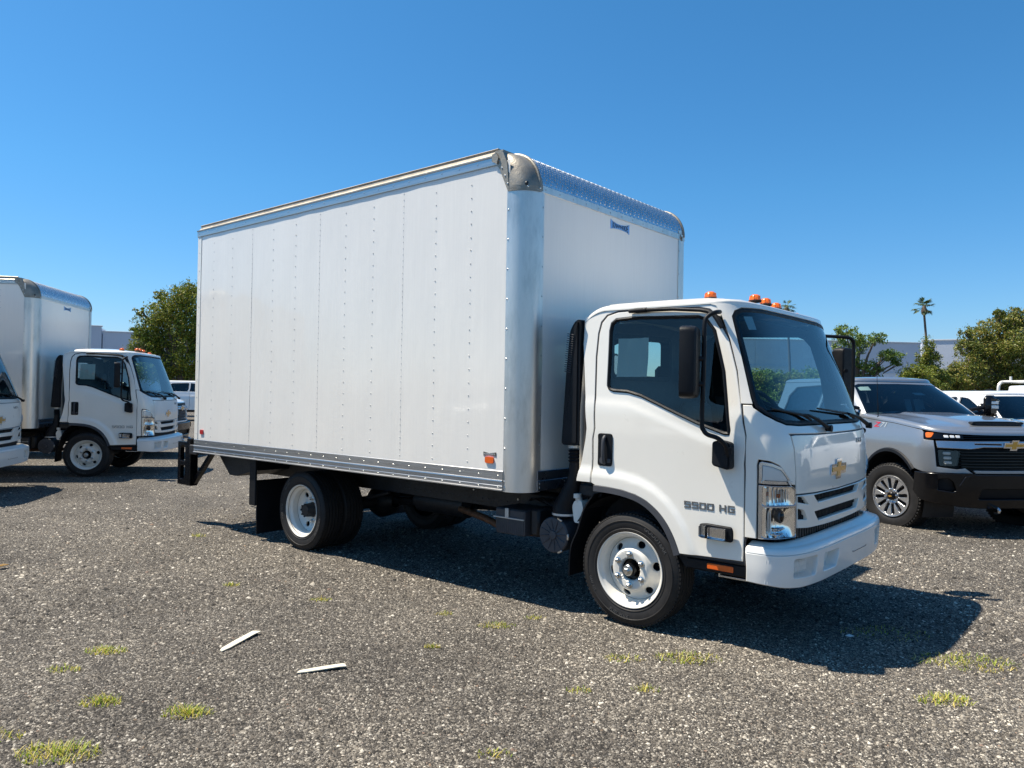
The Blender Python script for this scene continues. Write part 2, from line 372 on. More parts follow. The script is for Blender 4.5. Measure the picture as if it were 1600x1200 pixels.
def offset(poly, d):
    """positive d: inwards"""
    n = len(poly); sg = 1 if area(poly) > 0 else -1; out = []
    for i in range(n):
        p = Vector(poly[i]); a = Vector(poly[i-1]); c = Vector(poly[(i+1) % n])
        e0 = (p-a); e1 = (c-p)
        if e0.length < 1e-9: e0 = e1.copy()
        if e1.length < 1e-9: e1 = e0.copy()
        e0.normalize(); e1.normalize()
        n0 = Vector((-e0.y, e0.x))*sg; n1 = Vector((-e1.y, e1.x))*sg; b_ = (n0+n1)
        if b_.length < 1e-6: b_ = n0
        b_.normalize(); k = d/max(0.4, b_.dot(n0)); q = p+b_*k; out.append((q.x, q.y))
    return out
def inside(pts, poly):
    P = np.asarray(pts); x, y = P[:, 0], P[:, 1]; c = np.zeros(len(P), bool); Q = np.asarray(poly); n = len(Q); j = n-1
    for i in range(n):
        xi, yi = Q[i]; xj, yj = Q[j]
        if yi != yj:
            t = ((yi > y) != (yj > y)) & (x < (xj-xi)*(y-yi)/(yj-yi)+xi); c ^= t
        j = i
    return c
def near(pts, poly, d):
    P = np.asarray(pts); Q = np.asarray(poly); m_ = np.full(len(P), 1e9)
    for i in range(len(Q)): m_ = np.minimum(m_, (P[:, 0]-Q[i, 0])**2+(P[:, 1]-Q[i, 1])**2)
    return m_ < d*d
def fill(loops, gs):
    """triangulate outer loop minus holes with an inner grid; returns verts2d, faces"""
    pts = []; edges = []
    for lp in loops:
        k = len(pts); pts += lp; edges += [(k+i, k+(i+1) % len(lp)) for i in range(len(lp))]
    lo = np.min(loops[0], 0); hi = np.max(loops[0], 0); gx, gy = gs
    X, Y = np.meshgrid(np.arange(lo[0]+gx/2, hi[0], gx), np.arange(lo[1]+gy/2, hi[1], gy))
    G = np.c_[X.ravel(), Y.ravel()]
    if len(G):
        ok = inside(G, loops[0]) & ~near(G, loops[0], min(gs)*0.5)
        for h in loops[1:]: ok &= ~inside(G, h) & ~near(G, h, min(gs)*0.5)
        pts = pts+[tuple(p) for p in G[ok]]
    r_ = delaunay_2d_cdt([Vector(p) for p in pts], edges, [], 0, 1e-7)
    V = [(p.x, p.y) for p in r_[0]]; F = [tuple(f) for f in r_[2]]
    cen = np.array([np.mean([V[i] for i in f], 0) for f in F])
    ok = inside(cen, loops[0])
    for h in loops[1:]: ok &= ~inside(cen, h)
    return V, [f for f, k in zip(F, ok) if k]
def panel(mb, loops, chart, depth=0.014, gs=(0.04, 0.06), edge=0.004, step=0.03, d0=0.0, already=False):
    """sheet with rolled edges and returned flange, mapped by chart(u, v, depth)"""
    L_ = [lp if already else resample(lp, step) for lp in loops]
    ins = [offset(L_[0], edge)]+[offset(h, -edge) for h in L_[1:]] if edge > 0 else L_
    V, F = fill(ins, gs)
    mb.add([chart(u, w, d0) for u, w in V], F)
    if edge > 0:
        for lo_, li in zip(L_, ins):
            n = len(lo_)
            rows = [[chart(u, w, d0) for u, w in li],
                    [chart(u*0.5+a*0.5, w*0.5+c*0.5, d0+edge*0.3) for (u, w), (a, c) in zip(lo_, li)],
                    [chart(u, w, d0+edge) for u, w in lo_], [chart(u, w, d0+depth) for u, w in lo_]]
            mb.add([p for r_ in rows for p in r_], [(k*n+i, k*n+(i+1) % n, (k+1)*n+(i+1) % n, (k+1)*n+i) for k in range(3) for i in range(n)])
    return mb
def ring(mb, outer, inner, chart, d0=0.0, d1=0.0):
    n = len(outer); assert n == len(inner)
    return mb.add([chart(u, w, d0) for u, w in outer]+[chart(u, w, d1) for u, w in inner], [(i, (i+1) % n, n+(i+1) % n, n+i) for i in range(n)])

class Shell:
    """plan outline (rounded nose, straight sides) swept over height; s runs along the outline, 0 at the nose centre, s<0 on the y<0 side"""
    def __init__(sf, XF, HW, A, Nn):
        sf.XF = np.array(XF).T; sf.HW = np.array(HW).T; sf.A = A
        th = np.linspace(0, math.pi/2, 600); yf = np.sin(th)**(2/Nn); dx = -A+A*np.cos(th)**(2/Nn)
        ds = np.hypot(np.diff(dx), np.diff(yf)); sf.S = np.r_[0, np.cumsum(ds)]; sf.yf = yf; sf.dx = dx; sf.L = sf.S[-1]
    def xf(sf, z): return float(np.interp(z, sf.XF[0], sf.XF[1]))
    def hw(sf, z): return float(np.interp(z, sf.HW[0], sf.HW[1]))
    def sx(sf, x, z, side=-1):
        d = x-sf.xf(z)
        if d <= -sf.A: return side*(sf.L+(-sf.A-d))
        return side*float(np.interp(-d, -sf.dx, sf.S))
    def sy(sf, y, z):
        q = y/sf.hw(z); return math.copysign(float(np.interp(abs(q), sf.yf, sf.S)), y)
    def base(sf, s, z):
        a = abs(s); xf = sf.xf(z); hw = sf.hw(z)
        if a >= sf.L: x = xf-sf.A-(a-sf.L); y = hw
        else: x = xf+float(np.interp(a, sf.S, sf.dx)); y = hw*float(np.interp(a, sf.S, sf.yf))
        return Vector((x, math.copysign(y, s) if s else 0.0, z))
    def P(sf, s, z, d=0.0):
        p = sf.base(s, z)
        if d == 0: return p
        e = 0.006; ts = sf.base(s+e, z)-sf.base(s-e, z); tz = sf.base(s, z+e)-sf.base(s, z-e)
        n = ts.cross(tz); n.normalize()          # outward
        return p-n*d
def text_mesh(body, size, extrude=0.0, space=1.0, bold=0.016):
    cu = bpy.data.curves.new('lettering', 'FONT'); cu.body = body; cu.size = size; cu.extrude = extrude
    cu.align_x = 'CENTER'; cu.align_y = 'CENTER'; cu.space_character = space; cu.resolution_u = 3; cu.offset = size*bold
    o = bpy.data.objects.new('lettering', cu); col.objects.link(o)
    dg = bpy.context.evaluated_depsgraph_get(); me = bpy.data.meshes.new_from_object(o.evaluated_get(dg))
    V = [tuple(v_.co) for v_ in me.vertices]; F = [tuple(p.vertices) for p in me.polygons]
    bpy.data.objects.remove(o); bpy.data.curves.remove(cu); bpy.data.meshes.remove(me)
    return V, F
BOWTIE = [(-1, -.21), (-.34, -.21), (-.34, -.40), (.34, -.40), (.34, -.21), (1, -.21), (1, .21), (.34, .21), (.34, .40), (-.34, .40), (-.34, .21), (-1, .21)]
BOWTIE = [(x*0.9+0.28*y, y) for x, y in BOWTIE]
def bowtie(parent, w, fn, k=1.0):
    """chrome rim with gold face; fn(u, v, h) maps to 3D, h outwards"""
    t = w*0.055
    P_ = [(x*w/2, y*w/2*k) for x, y in BOWTIE]
    mb = MB(); mb.prism(P_, 0.001, 0.007*w/0.36, fn); e = obj('emblem', mb, 'chrome', parent, smooth=False)
    mb = MB(); mb.prism(offset(P_, t), 0.003, 0.010*w/0.36, fn); obj('emblem_face', mb, 'gold', e, smooth=False)
    return e

# ================================================================== BOX TRUCK
m, N, L, b = nt('thin_white_sheet'); b.inputs['Base Color'].default_value = (.8, .82, .8, 1); b.inputs['Roughness'].default_value = .8
tl = N.new('ShaderNodeBsdfTranslucent'); tl.inputs['Color'].default_value = (.85, .87, .85, 1); mx = N.new('ShaderNodeMixShader'); mx.inputs[0].default_value = .5
L.new(b.outputs[0], mx.inputs[1]); L.new(tl.outputs[0], mx.inputs[2]); L.new(mx.outputs[0], N.get('Material Output').inputs['Surface']); M['paper_bright'] = plain('bright_white_sheet', (0.88, 0.89, 0.86), 0.8, var=0.03, bumpk=0.4, bscale=14)

def bez(pts, seg=8):
    """smooth open curve through points (Catmull-Rom)"""
    P = [Vector(p) for p in pts]; P = [P[0]*2-P[1]]+P+[P[-1]*2-P[-2]]; out = []
    for i in range(1, len(P)-2):
        for j in range(seg):
            t = j/seg; a, b, c, d = P[i-1], P[i], P[i+1], P[i+2]
            out.append(0.5*((2*b)+(c-a)*t+(2*a-5*b+4*c-d)*t*t+(3*b-a-3*c+d)*t**3))
    out.append(P[-2]); return out

def tyre_mesh(Rt=0.397, rim=0.257, w=0.225):
    """axis y, outer face at y = 0, body towards +y"""
    mb = MB(); h = Rt-rim
    side = [(rim-0.012, 0.018), (rim, 0.010), (rim+0.10*h, 0.002), (rim+0.16*h, -0.001), (rim+0.18*h, -0.0045), (rim+0.22*h, -0.0045), (rim+0.24*h, -0.002),
            (rim+0.42*h, -0.009), (rim+0.58*h, -0.009), (rim+0.60*h, -0.0125), (rim+0.635*h, -0.0125), (rim+0.655*h, -0.008), (rim+0.80*h, -0.001), (rim+0.88*h, 0.006), (rim+0.90*h, 0.004), (rim+0.95*h, 0.011), (Rt-0.005, 0.022)]
    tread = []; y = 0.026; ribs = 5; gw = 0.010; rw = (w-2*0.026-gw*(ribs-1))/ribs
    for k in range(ribs):
        cr = lambda yy: Rt-0.005*((yy-w/2)/(w/2))**2*1.6
        tread += [(cr(y), y), (cr(y+rw), y+rw)]; y += rw
        if k < ribs-1: tread += [(Rt-0.016, y+0.002), (Rt-0.016, y+gw-0.002)]; y += gw
    prof = side+tread+[(r_, w-y_) for r_, y_ in reversed(side)]
    mb.lathe(prof, 72)
    # shoulder blocks: fine notches round both shoulders
    for k in range(84):
        a = 2*math.pi*k/84
        for yy in (0.018, w-0.018):
            mb.box((math.cos(a)*(Rt-0.0065), yy, math.sin(a)*(Rt-0.0065)), (0.010, 0.020, 0.017), 0, Matrix.Rotation(-a, 3, 'Y'))
    return mb
def ring_text(body, radius, a_mid, size, flip=False, space=1.05, y=-0.0095, ext=0.0016):
    """letters bent along the side wall; reads from the outside (viewer at -y)"""
    V, F = text_mesh(body, size, ext, space); mb = MB(); out = []
    for x, v_, h in V:
        if not flip: a = a_mid-x/radius; r_ = radius+v_
        else: a = a_mid+x/radius; r_ = radius-v_
        out.append((r_*math.cos(a), y-h, r_*math.sin(a)))
    return mb.add(out, F)

def front_rim():
    mb = MB()
    def prof(r_):
        return float(np.interp(r_, [0.0, .070, .080, .134, .146, .162, .190, .215, .2175], [0.048, .048, .014, .010, .020, .054, .074, .084, .088]))
    holes = []
    out = [(0.2175*math.cos(t), 0.2175*math.sin(t)) for t in np.linspace(0, 2*math.pi, 73)[:-1]]
    for k in range(6):
        a = R(60*k+12); cx, cz = 0.181*math.cos(a), 0.181*math.sin(a); hh = []
        for j in range(16):
            t = 2*math.pi*j/16; rr, tt = 0.0235*math.cos(t), 0.031*math.sin(t)
            hh.append((cx+rr*math.cos(a)-tt*math.sin(a), cz+rr*math.sin(a)+tt*math.cos(a)))
        holes.append(hh)
    hub = [(0.074*math.cos(t), 0.074*math.sin(t)) for t in np.linspace(0, 2*math.pi, 33)[:-1]]
    ch = lambda u, w, d=0: (u, prof(math.hypot(u, w))+d, w)
    panel(mb, [out]+holes+[hub], ch, depth=0.02, gs=(0.012, 0.012), edge=0.003, already=True)
    mb.lathe([(.2175, .085), (.222, .075), (.226, .045), (.235, .025), (.246, .016), (.250, .004), (.258, -.003), (.2635, -.004), (.2650, .003), (.262, .012)], 72)
    mb.lathe([(.217, .090), (.217, .2)], 48)
    return mb
def rear_rim():
    mb = MB()
    def prof(r_): return float(np.interp(r_, [0.0, .075, .150, .165, .2, .215, .2175], [.138, .138, .138, .134, .125, .112, .105]))
    out = [(0.2175*math.cos(t), 0.2175*math.sin(t)) for t in np.linspace(0, 2*math.pi, 73)[:-1]]; holes = []
    for k in range(6):
        a = R(60*k+5); holes.append([(0.172*math.cos(a)+0.027*math.cos(t), 0.172*math.sin(a)+0.027*math.sin(t)) for t in np.linspace(0, 2*math.pi, 17)[:-1]])
    hub = [(0.076*math.cos(t), 0.076*math.sin(t)) for t in np.linspace(0, 2*math.pi, 33)[:-1]]
    ch = lambda u, w, d=0: (u, prof(math.hypot(u, w))+d, w)
    panel(mb, [out]+holes+[hub], ch, depth=0.015, gs=(0.014, 0.014), edge=0.003, already=True)
    mb.lathe([(.2175, .105), (.2185, .07), (.221, .052), (.227, .045), (.233, .040), (.245, .030), (.250, .010), (.258, -.003), (.2635, -.004), (.2650, .003), (.262, .012)], 72)
    return mb
def disc_dark(r_, y, n=40):
    mb = MB(); mb.lathe([(0.0005, y), (r_, y)], n); return mb

def lug_mesh(lx, lz, y, r_=0.0125, h=0.028):
    mb = MB(); mb.lathe([(r_*1.55, y), (r_*1.55, y-0.005), (r_*1.05, y-0.008)], 14, (lx, 0, lz))
    mb.lathe([(r_, y-0.006), (r_, y-h+0.004), (r_*0.72, y-h), (0.0003, y-h)], 6, (lx, 0, lz)); return mb

_wheel = {}
def build_front_wheel(root, x, y, z=0.397, side=-1, steer=0.0):
    w = bpy.data.objects.new('front_wheel', None); col.objects.link(w); w.parent = root; w.location = (x, y, z); w.rotation_euler = (0, 0, (0 if side < 0 else math.pi)+steer)
    if 'f' not in _wheel:
        d = {}
        d['tyre'] = obj('tyre', tyre_mesh(), 'rubber', w)
        t1 = ring_text('GOODYEAR', 0.330, R(48), 0.040); t2 = ring_text('FUEL MAX', 0.328, R(-103), 0.034, flip=True)
        t3 = ring_text('G647 RSS', 0.330, R(205), 0.026, flip=True)
        for t in (t2, t3): t1.add(t.v, t.f)
        d['lettering'] = obj('sidewall_lettering', t1, 'rubber_text', w, smooth=False)
        d['rim'] = obj('rim', front_rim(), 'wheel_white', w, ang=32)
        hb = MB(); hb.lathe([(.0735, .040), (.070, .055), (.040, .06)], 32); hb.lathe([(.050, .055), (.049, .000), (.044, -.008), (.036, -.010), (.0003, -.010)], 32)
        d['hub'] = obj('hub', hb, 'black_gloss', w)
        cp = MB(); cp.lathe([(.038, -.008), (.038, -.018), (.033, -.024), (.0003, -.026)], 28); cp.lathe([(.018, -.022), (.018, -.038), (.014, -.042), (.0003, -.042)], 6)
        d['hubcap'] = obj('hub_cap', cp, 'bolt', w)
        for k in range(6):
            a = R(60*k+30); d['lug%d' % k] = obj('lug_nut', lug_mesh(.109*math.cos(a), .109*math.sin(a), .012, .0145, .030), 'bolt', w)
        d['back'] = obj('brake_drum', MB().lathe([(.215, .10), (.16, .12), (.0005, .12)], 40), 'chassis', w)
        _wheel['f'] = d
    else:
        for o in _wheel['f'].values(): inst(o, w)
    return w
def build_rear_wheel(root, x, y, z=0.397, side=-1):
    w = bpy.data.objects.new('rear_wheel', None); col.objects.link(w); w.parent = root; w.location = (x, y, z); w.rotation_euler = (0, 0, 0 if side < 0 else math.pi)
    if 'r' not in _wheel:
        d = {}
        if 'f' in _wheel: d['tyre'] = inst(_wheel['f']['tyre'], w)
        d['lettering'] = inst(_wheel['f']['lettering'], w, rot=(0, R(70), 0))
        d['tyre2'] = inst(_wheel['f']['tyre'], w, loc=(0, 0.262, 0), name='tyre')
        d['rim'] = obj('rim', rear_rim(), 'wheel_white', w, ang=32)
        hb = MB(); hb.lathe([(.076, .14), (.070, .12), (.066, .055), (.060, .045), (.0003, .042)], 28)
        for k in range(8):
            a = R(45*k); hb.box((.060*math.cos(a), .040, .060*math.sin(a)), (.016, .014, .016), .003)
        d['hub'] = obj('hub', hb, 'chassis', w)
        for k in range(6):
            a = R(60*k+35); d['lug%d' % k] = obj('lug_nut', lug_mesh(.112*math.cos(a), .112*math.sin(a), .138, .014, .034), 'bolt', w)
        d['drum'] = obj('brake_drum', MB().lathe([(.19, .16), (.19, .30), (.0005, .30)], 40), 'chassis', w)
        _wheel['r'] = d
    else:
        for o in _wheel['r'].values(): inst(o, w)
    return w

CAB = Shell([(.3, 1.09), (.55, 1.1), (.75, 1.105), (1.0, 1.102), (1.15, 1.1), (1.3, 1.09), (1.38, 1.077), (1.45, 1.048), (1.6, .995), (1.9, .883), (2.2, .768), (2.3, .73)],
            [(.3, 1.0), (1.35, 1.0), (1.5, .996), (1.7, .98), (2.2, .94), (2.3, .932)], 0.30, 4.5)
def sxz(pts, side=-1): return [(CAB.sx(x, z, side), z) for x, z in pts]
def syz(pts): return [(CAB.sy(y, z), z) for y, z in pts]
def mir(pts): return [(-u, w) for u, w in pts]

def zroof(x): return 2.235-2.2*max(0.0, -0.25-x)**2

DOOR = [(-.31, .985), (-.306, 1.3), (-.311, 1.9), (-.303, 2.07), (-.283, 2.15), (-.238, 2.198), (-.15, 2.220), (.10, 2.224), (.48, 2.212), (.555, 2.193), (.612, 2.14), (.70, 1.995), (.765, 1.787), (.805, 1.575), (.82, 1.46), (.833, 1.2), (.835, .587),
        (.402, .575), (.386, .618), (.352, .69), (.30, .768), (.235, .838), (.15, .897), (.06, .933), (-.05, .955), (-.16, .964), (-.277, .968)]
WIN = [(-.21, 1.69), (-.216, 2.09), (-.205, 2.145), (-.165, 2.175), (-.03, 2.182), (.48, 2.165), (.545, 2.14), (.61, 2.06), (.69, 1.787), (.742, 1.41), (.736, 1.375), (.70, 1.375), (.505, 1.437), (.276, 1.528), (.071, 1.612), (-.034, 1.638), (-.155, 1.645), (-.195, 1.66)]
WS = [(0, 2.222), (.57, 2.220), (.80, 2.209), (.862, 2.190), (.893, 2.150), (.930, 1.885), (.964, 1.62), (.966, 1.56), (.935, 1.518), (.87, 1.482), (.785, 1.456), (.62, 1.448), (0, 1.448)]

ARCHPTS = np.array([(x, z) for x, z in DOOR[17:]]+[(-.5, .97)])
ARCHD = np.array(resample([tuple(p) for p in ARCHPTS], .02, False))
def sm(a, b, x): t = min(1, max(0, (x-a)/(b-a))); return t*t*(3-2*t)
def pressed(s, z, d=0.0):
    b = CAB.base(s, z); q = float(np.min(np.hypot(ARCHD[:, 0]-b.x, ARCHD[:, 1]-z)))
    lip = .016*(1-sm(.075, .125, q))
    sill = float(np.interp(b.x, [-.31, -.03, .276, .505, .735], [1.60, 1.585, 1.475, 1.385, 1.31]))
    up = -.006*sm(sill-.045, sill+.0, z)*(1-sm(.60, .80, b.x))
    return CAB.P(s, z, d-lip-up)
def cab_parts(root):
    # ---------------- doors (with window, seals, glass, handle, badge, lamp)
    for side in (-1, 1):
        fl = (lambda p: p) if side < 0 else (lambda p: p)
        dl = sxz(DOOR, side); wl_ = sxz(WIN, side)
        mb = MB(); panel(mb, [dl, wl_], pressed, depth=0.03, gs=(0.022, 0.025), edge=0.004)
        # pressed crease rising to the shoulder: a shallow raised lip above the wheel arch
        door = obj('door', mb, 'paint_white', root)
        gk = MB(); dr_ = resample(dl, .03); ring(gk, offset(dr_, -.001), offset(dr_, -.014), CAB.P, .007, .007); ring(gk, offset(dr_, -.001), offset(dr_, .002), CAB.P, .007, .03); obj('door_gap_shade', gk, 'interior_dark', root)  # black ring under the door edge, added to colour the shut gap as shade
        wr = resample(wl_, 0.03); wi = offset(wr, 0.022); wm = offset(wr, 0.010)
        s_ = MB(); ring(s_, wr, wm, CAB.P, 0.004, -0.004); ring(s_, wm, wi, CAB.P, -0.004, 0.006); ring(s_, wi, wi, CAB.P, 0.006, 0.02)
        obj('window_seal', s_, 'black_plastic', door)
        g_ = MB(); V, F = fill([offset(wr, 0.016)], (0.06, 0.06)); g_.add([CAB.P(u, w, 0.010) for u, w in V], F); obj('window_pane', g_, 'glass', door)
        # vertical division bar near the front of the window
        # inner door card
        c_ = MB(); cz = [(-.28, .75), (-.28, 1.62), (-.03, 1.61), (.276, 1.50), (.70, 1.35), (.80, 1.34), (.80, .62), (.42, .62)]
        cz = [(x, z) for x, z in cz]
        cc = resample(sxz([(-.28, .99), (-.28, 1.63), (-.03, 1.615), (.276, 1.505), (.70, 1.35), (.79, 1.34), (.79, .64), (.46, .64), (.35, .80), (.1, .96)], side), .04)
        V, F = fill([cc], (0.08, 0.08)); c_.add([CAB.P(u, w, 0.05) for u, w in V], F); obj('door_card', c_, 'interior', door)
        # handle
        y0 = 1.0*side
        h_ = MB(); hp = rounded([(-.262, 1.112), (-.262, 1.345), (-.140, 1.345), (-.140, 1.112)], 0.022, 4)
        hs_ = sxz(hp, side); panel(h_, [hs_], CAB.P, depth=0.0, gs=(.04, .06), edge=0.004, d0=-0.006)
        hd = obj('handle', h_, 'black_plastic', door)
        b_ = MB(); pth = bez([(-.200, side*1.008, 1.325), (-.200, side*1.028, 1.30), (-.200, side*1.034, 1.22), (-.200, side*1.026, 1.155), (-.200, side*1.008, 1.130)], 5)
        b_.tube(pth, 0.013, 8); b_.lathe([(.0003, -.0), (.022, -.0), (.024, .004), (.0003, .004)], 16, (-.222, side*1.012, 1.15)); b_.box((-.165, side*1.01, 1.15), (.03, .012, .03), .004)
        obj('handle_grip', b_, 'grey_plastic', hd)
        # model lettering
        # square-cut raised characters, one by one
        G5 = [((1, 1), (0, 1)), ((0, 1), (0, .54)), ((0, .54), (1, .54)), ((1, .54), (1, 0)), ((1, 0), (0, 0))]
        G0 = [((0, 0), (0, 1)), ((0, 1), (1, 1)), ((1, 1), (1, 0)), ((1, 0), (0, 0))]
        GH_ = [((0, 0), (0, 1)), ((1, 0), (1, 1)), ((0, .5), (1, .5))]
        GG_ = [((1, 1), (0, 1)), ((0, 1), (0, 0)), ((0, 0), (1, 0)), ((1, 0), (1, .5)), ((1, .5), (.55, .5))]
        x0 = .432
        order = [(G5, 0), (G5, 1), (G0, 2), (G0, 3), (GH_, 4.55), (GG_, 5.6)]
        for gl, k in order:
            xa = (x0+k*.0545) if side < 0 else (.785-k*.0545); sg = 1 if side < 0 else -1; t_ = MB(); wd, ht, th = .036, .036, .0042
            for (ax, az), (bx_, bz) in gl:
                pa = (xa+sg*ax*wd, .888+az*ht); pb = (xa+sg*bx_*wd, .888+bz*ht)
                if abs(pa[1]-pb[1]) < 1e-6: xs_ = sorted((pa[0], pb[0])); q = [(xs_[0]-th, pa[1]-th), (xs_[1]+th, pa[1]-th), (xs_[1]+th, pa[1]+th), (xs_[0]-th, pa[1]+th)]
                else: zs_ = sorted((pa[1], pb[1])); q = [(pa[0]-th*1.25, zs_[0]-th), (pa[0]+th*1.25, zs_[0]-th), (pa[0]+th*1.25, zs_[1]+th), (pa[0]-th*1.25, zs_[1]+th)]
                t_.prism(q, -.001, .0035+.0001*(ax+az+bx_*2), lambda u, w, h: tuple(pressed(CAB.sx(u, w, side), w, -h)))
            obj('letter', t_, 'letter_grey', door, smooth=False)
        # side turn lamp
        lp = rounded([(.552, .705), (.552, .795), (.60, .803), (.772, .797), (.782, .77), (.782, .715), (.77, .700)], 0.016, 4)
        l_ = MB(); panel(l_, [sxz(lp, side)], CAB.P, depth=0.002, gs=(.05, .03), edge=0.008, d0=-0.030); bez_ = obj('side_lamp', l_, 'black_plastic', door)
        q = [(.563, .717), (.563, .787), (.608, .789), (.608, .715)]; l2 = MB(); panel(l2, [sxz(rounded(q, .008), side)], CAB.P, depth=-.028, gs=(.02, .02), edge=.004, d0=-.037); obj('reflector', l2, 'dull_chrome', bez_)
        q = [(.624, .714), (.624, .787), (.745, .785), (.745, .712)]; l2 = MB(); panel(l2, [sxz(rounded(q, .01), side)], CAB.P, depth=-.028, gs=(.012, .012), edge=.004, d0=-.038)
        for i in range(9): l2.tube([CAB.P(CAB.sx(.632+i*.013, .72, side), .72, -.039), CAB.P(CAB.sx(.632+i*.013, .78, side), .78, -.039)], .003, 5)
        obj('lamp_lens', l2, 'chrome', bez_)
        # drip visor over the window
        v_ = MB(); a = [CAB.P(CAB.sx(x, z, side), z, -0.016) for x, z in ((-.045, 2.218), (.02, 2.219), (.095, 2.219))]; v_.tube(a, [.015, .018, .018], 10)
        a = [CAB.P(CAB.sx(x, z, side), z, -0.014) for x, z in ((.095, 2.219), (.30, 2.213), (.50, 2.194), (.555, 2.182), (.60, 2.157), (.63, 2.115), (.655, 2.07))]; v_.tube(a, [.015, .013, .013, .014, .016, .018, .014], 10)
        obj('visor_bar', v_, 'black_plastic', door)
        # wheel-arch flare
        arch = [(.415, .572), (.398, .622), (.363, .697), (.311, .777), (.243, .848), (.155, .908), (.062, .944), (-.05, .966), (-.16, .975), (-.285, .978)]
        arch = [(p.x, p.y) for p in bez([(x, z, 0) for x, z in arch], 4)]
        rows = []
        for i, (x, z) in enumerate(arch):
            a = Vector(arch[max(0, i-1)]); c = Vector(arch[min(len(arch)-1, i+1)]); t = (c-a).normalized(); n_ = Vector((t.y, -t.x)); n_ = -n_ if n_.dot(Vector((-.05, .4))-Vector((x, z))) < 0 else n_
            f1 = (x+n_.x*.012, z+n_.y*.012); f2 = (x+n_.x*.052, z+n_.y*.052)
            rows.append([CAB.P(CAB.sx(x, z, side), z, .004), CAB.P(CAB.sx(*f1, side), f1[1], -.022), CAB.P(CAB.sx(*f2, side), f2[1], -.024), CAB.P(CAB.sx(*f2, side), f2[1], .04)])
        f_ = MB(); f_.add([p for r_ in rows for p in r_], [(i*4+j, (i+1)*4+j, (i+1)*4+j+1, i*4+j+1) for i in range(len(rows)-1) for j in range(3)]+[(0, 1, 2, 3), tuple((len(rows)-1)*4+j for j in range(4))])
        obj('arch_flare', f_, 'grey_plastic', root)
        # rear pillar panel
        zt = [(x, zroof(x)) for x in (-.44, -.40, -.35, -.30, -.25)]
        rp = [(-.44, 1.0), (-.44, 2.0)]+zt+[(.55, 2.235), (.57, 2.232), (.60, 2.225), (.64, 2.16), (.635, 2.15), (.618, 2.155), (.562, 2.203), (.48, 2.2215), (.10, 2.2335), (-.152, 2.2295), (-.245, 2.206), (-.293, 2.156), (-.313, 2.072), (-.321, 1.9), (-.316, 1.3), (-.32, .985), (-.44, .985)]
        p_ = MB(); panel(p_, [sxz(rp, side)], pressed, depth=.03, gs=(.03, .03), edge=.0025); obj('rear_pillar', p_, 'paint_white', root)
        # dark jamb behind the door gaps
        j_ = MB(); jp = [(-.42, 1.02), (-.42, 2.1), (-.25, 2.2), (.5, 2.21), (.63, 2.16), (.72, 2.0), (.80, 1.7), (.86, 1.45), (.86, .75), (.80, .6), (.42, .6), (.3, .8), (.1, .95), (-.2, .99)]
        jw = offset(resample(sxz(WIN, side), .04), 0.026)
        V, F = fill([resample(sxz(jp, side), .04), jw], (.08, .08)); j_.add([CAB.P(u, w, .034) for u, w in V], F); obj('door_jamb', j_, 'interior_dark', root)
        # step strip below the door
        s_ = MB(); s_.span(.43, .855, side*.80, side*.975, .478, .556, .012); s_.prism([(.36, .572), (.43, .48), (.44, .48), (.44, .572)], side*.80, side*.972, lambda u, w, h: (u, h, w))
        st = obj('step', s_, 'black_plastic', root)
        s_ = MB()
        for i in range(44): s_.box((.42+i*.0097, side*.965, .563), (.0055, .03, .012), .002)
        obj('step_grip', s_, 'grey_plastic', st)
        s_ = MB(); s_.span(.585, .765, side*.975, side*.984, .500, .538, .004); obj('reflector', s_, 'amber_marker', st)
        s_ = MB(); s_.span(.66, .86, side*.82, side*.96, .455, .470, .003); s_.span(.655, .667, side*.93, side*.962, .455, .505, .002); s_.span(.62, .655, side*.90, side*.955, .475, .50, .003); obj('step_bracket', s_, 'dull_chrome', st)
        # inner wheel housing
        h_ = MB(); h_.lathe([(.47, .0), (.47, .36)], 24, (-.06, side*.96 if side < 0 else .60, .44), 'y', R(5), R(150)); obj('wheel_housing', h_, 'chassis', root)
        m_ = MB(); pth = [(-.30, .90), (-.385, .78), (-.44, .62), (-.50, .48), (-.512, .27)]
        pp = bez([(x, z, 0) for x, z in pth], 5); V = []; 
        for p in pp: V += [(p.x, side*.985, p.y), (p.x, side*.72, p.y), (p.x-.012, side*.72, p.y), (p.x-.012, side*.985, p.y)]
        m_.add(V, [(i*4+j, (i+1)*4+j, (i+1)*4+(j+1) % 4, i*4+(j+1) % 4) for i in range(len(pp)-1) for j in range(4)])
        obj('mud_flap', m_, 'black_plastic', root)
    # ---------------- front lower panel with cowl, round the bonnet panel
    def half():
        c = [(CAB.sx(.845, z), z) for z in (.742, 1.0, 1.2, 1.3)]+[(CAB.sx(.832, 1.46), 1.46), (CAB.sx(.818, 1.572), 1.572)]
        c += [(CAB.sy(-.974, 1.572), 1.572)]+[(CAB.sy(-y, z), z) for y, z in ((.974, 1.555), (.941, 1.510), (.874, 1.474), (.787, 1.448), (.62, 1.440), (0, 1.440))]
        low = [(0, 1.3835)]+[(CAB.sy(-y, z), z) for y, z in ((.4, 1.386), (.70, 1.392), (.80, 1.394), (.788, 1.383), (.772, 1.30), (.765, 1.131), (.770, 1.07), (.812, 1.075), (.874, 1.150), (.914, 1.199), (.966, 1.226))]+[(CAB.sx(.925, 1.234), 1.234), (CAB.sx(.917, 1.2), 1.2), (CAB.sx(.917, .742), .742)]
        return c, low
    c, low = half()
    hi = c; poly = hi+[(-u, w) for u, w in reversed(hi[:-1])]
    poly = poly+[(-u, w) for u, w in reversed(low)][:-1]+low
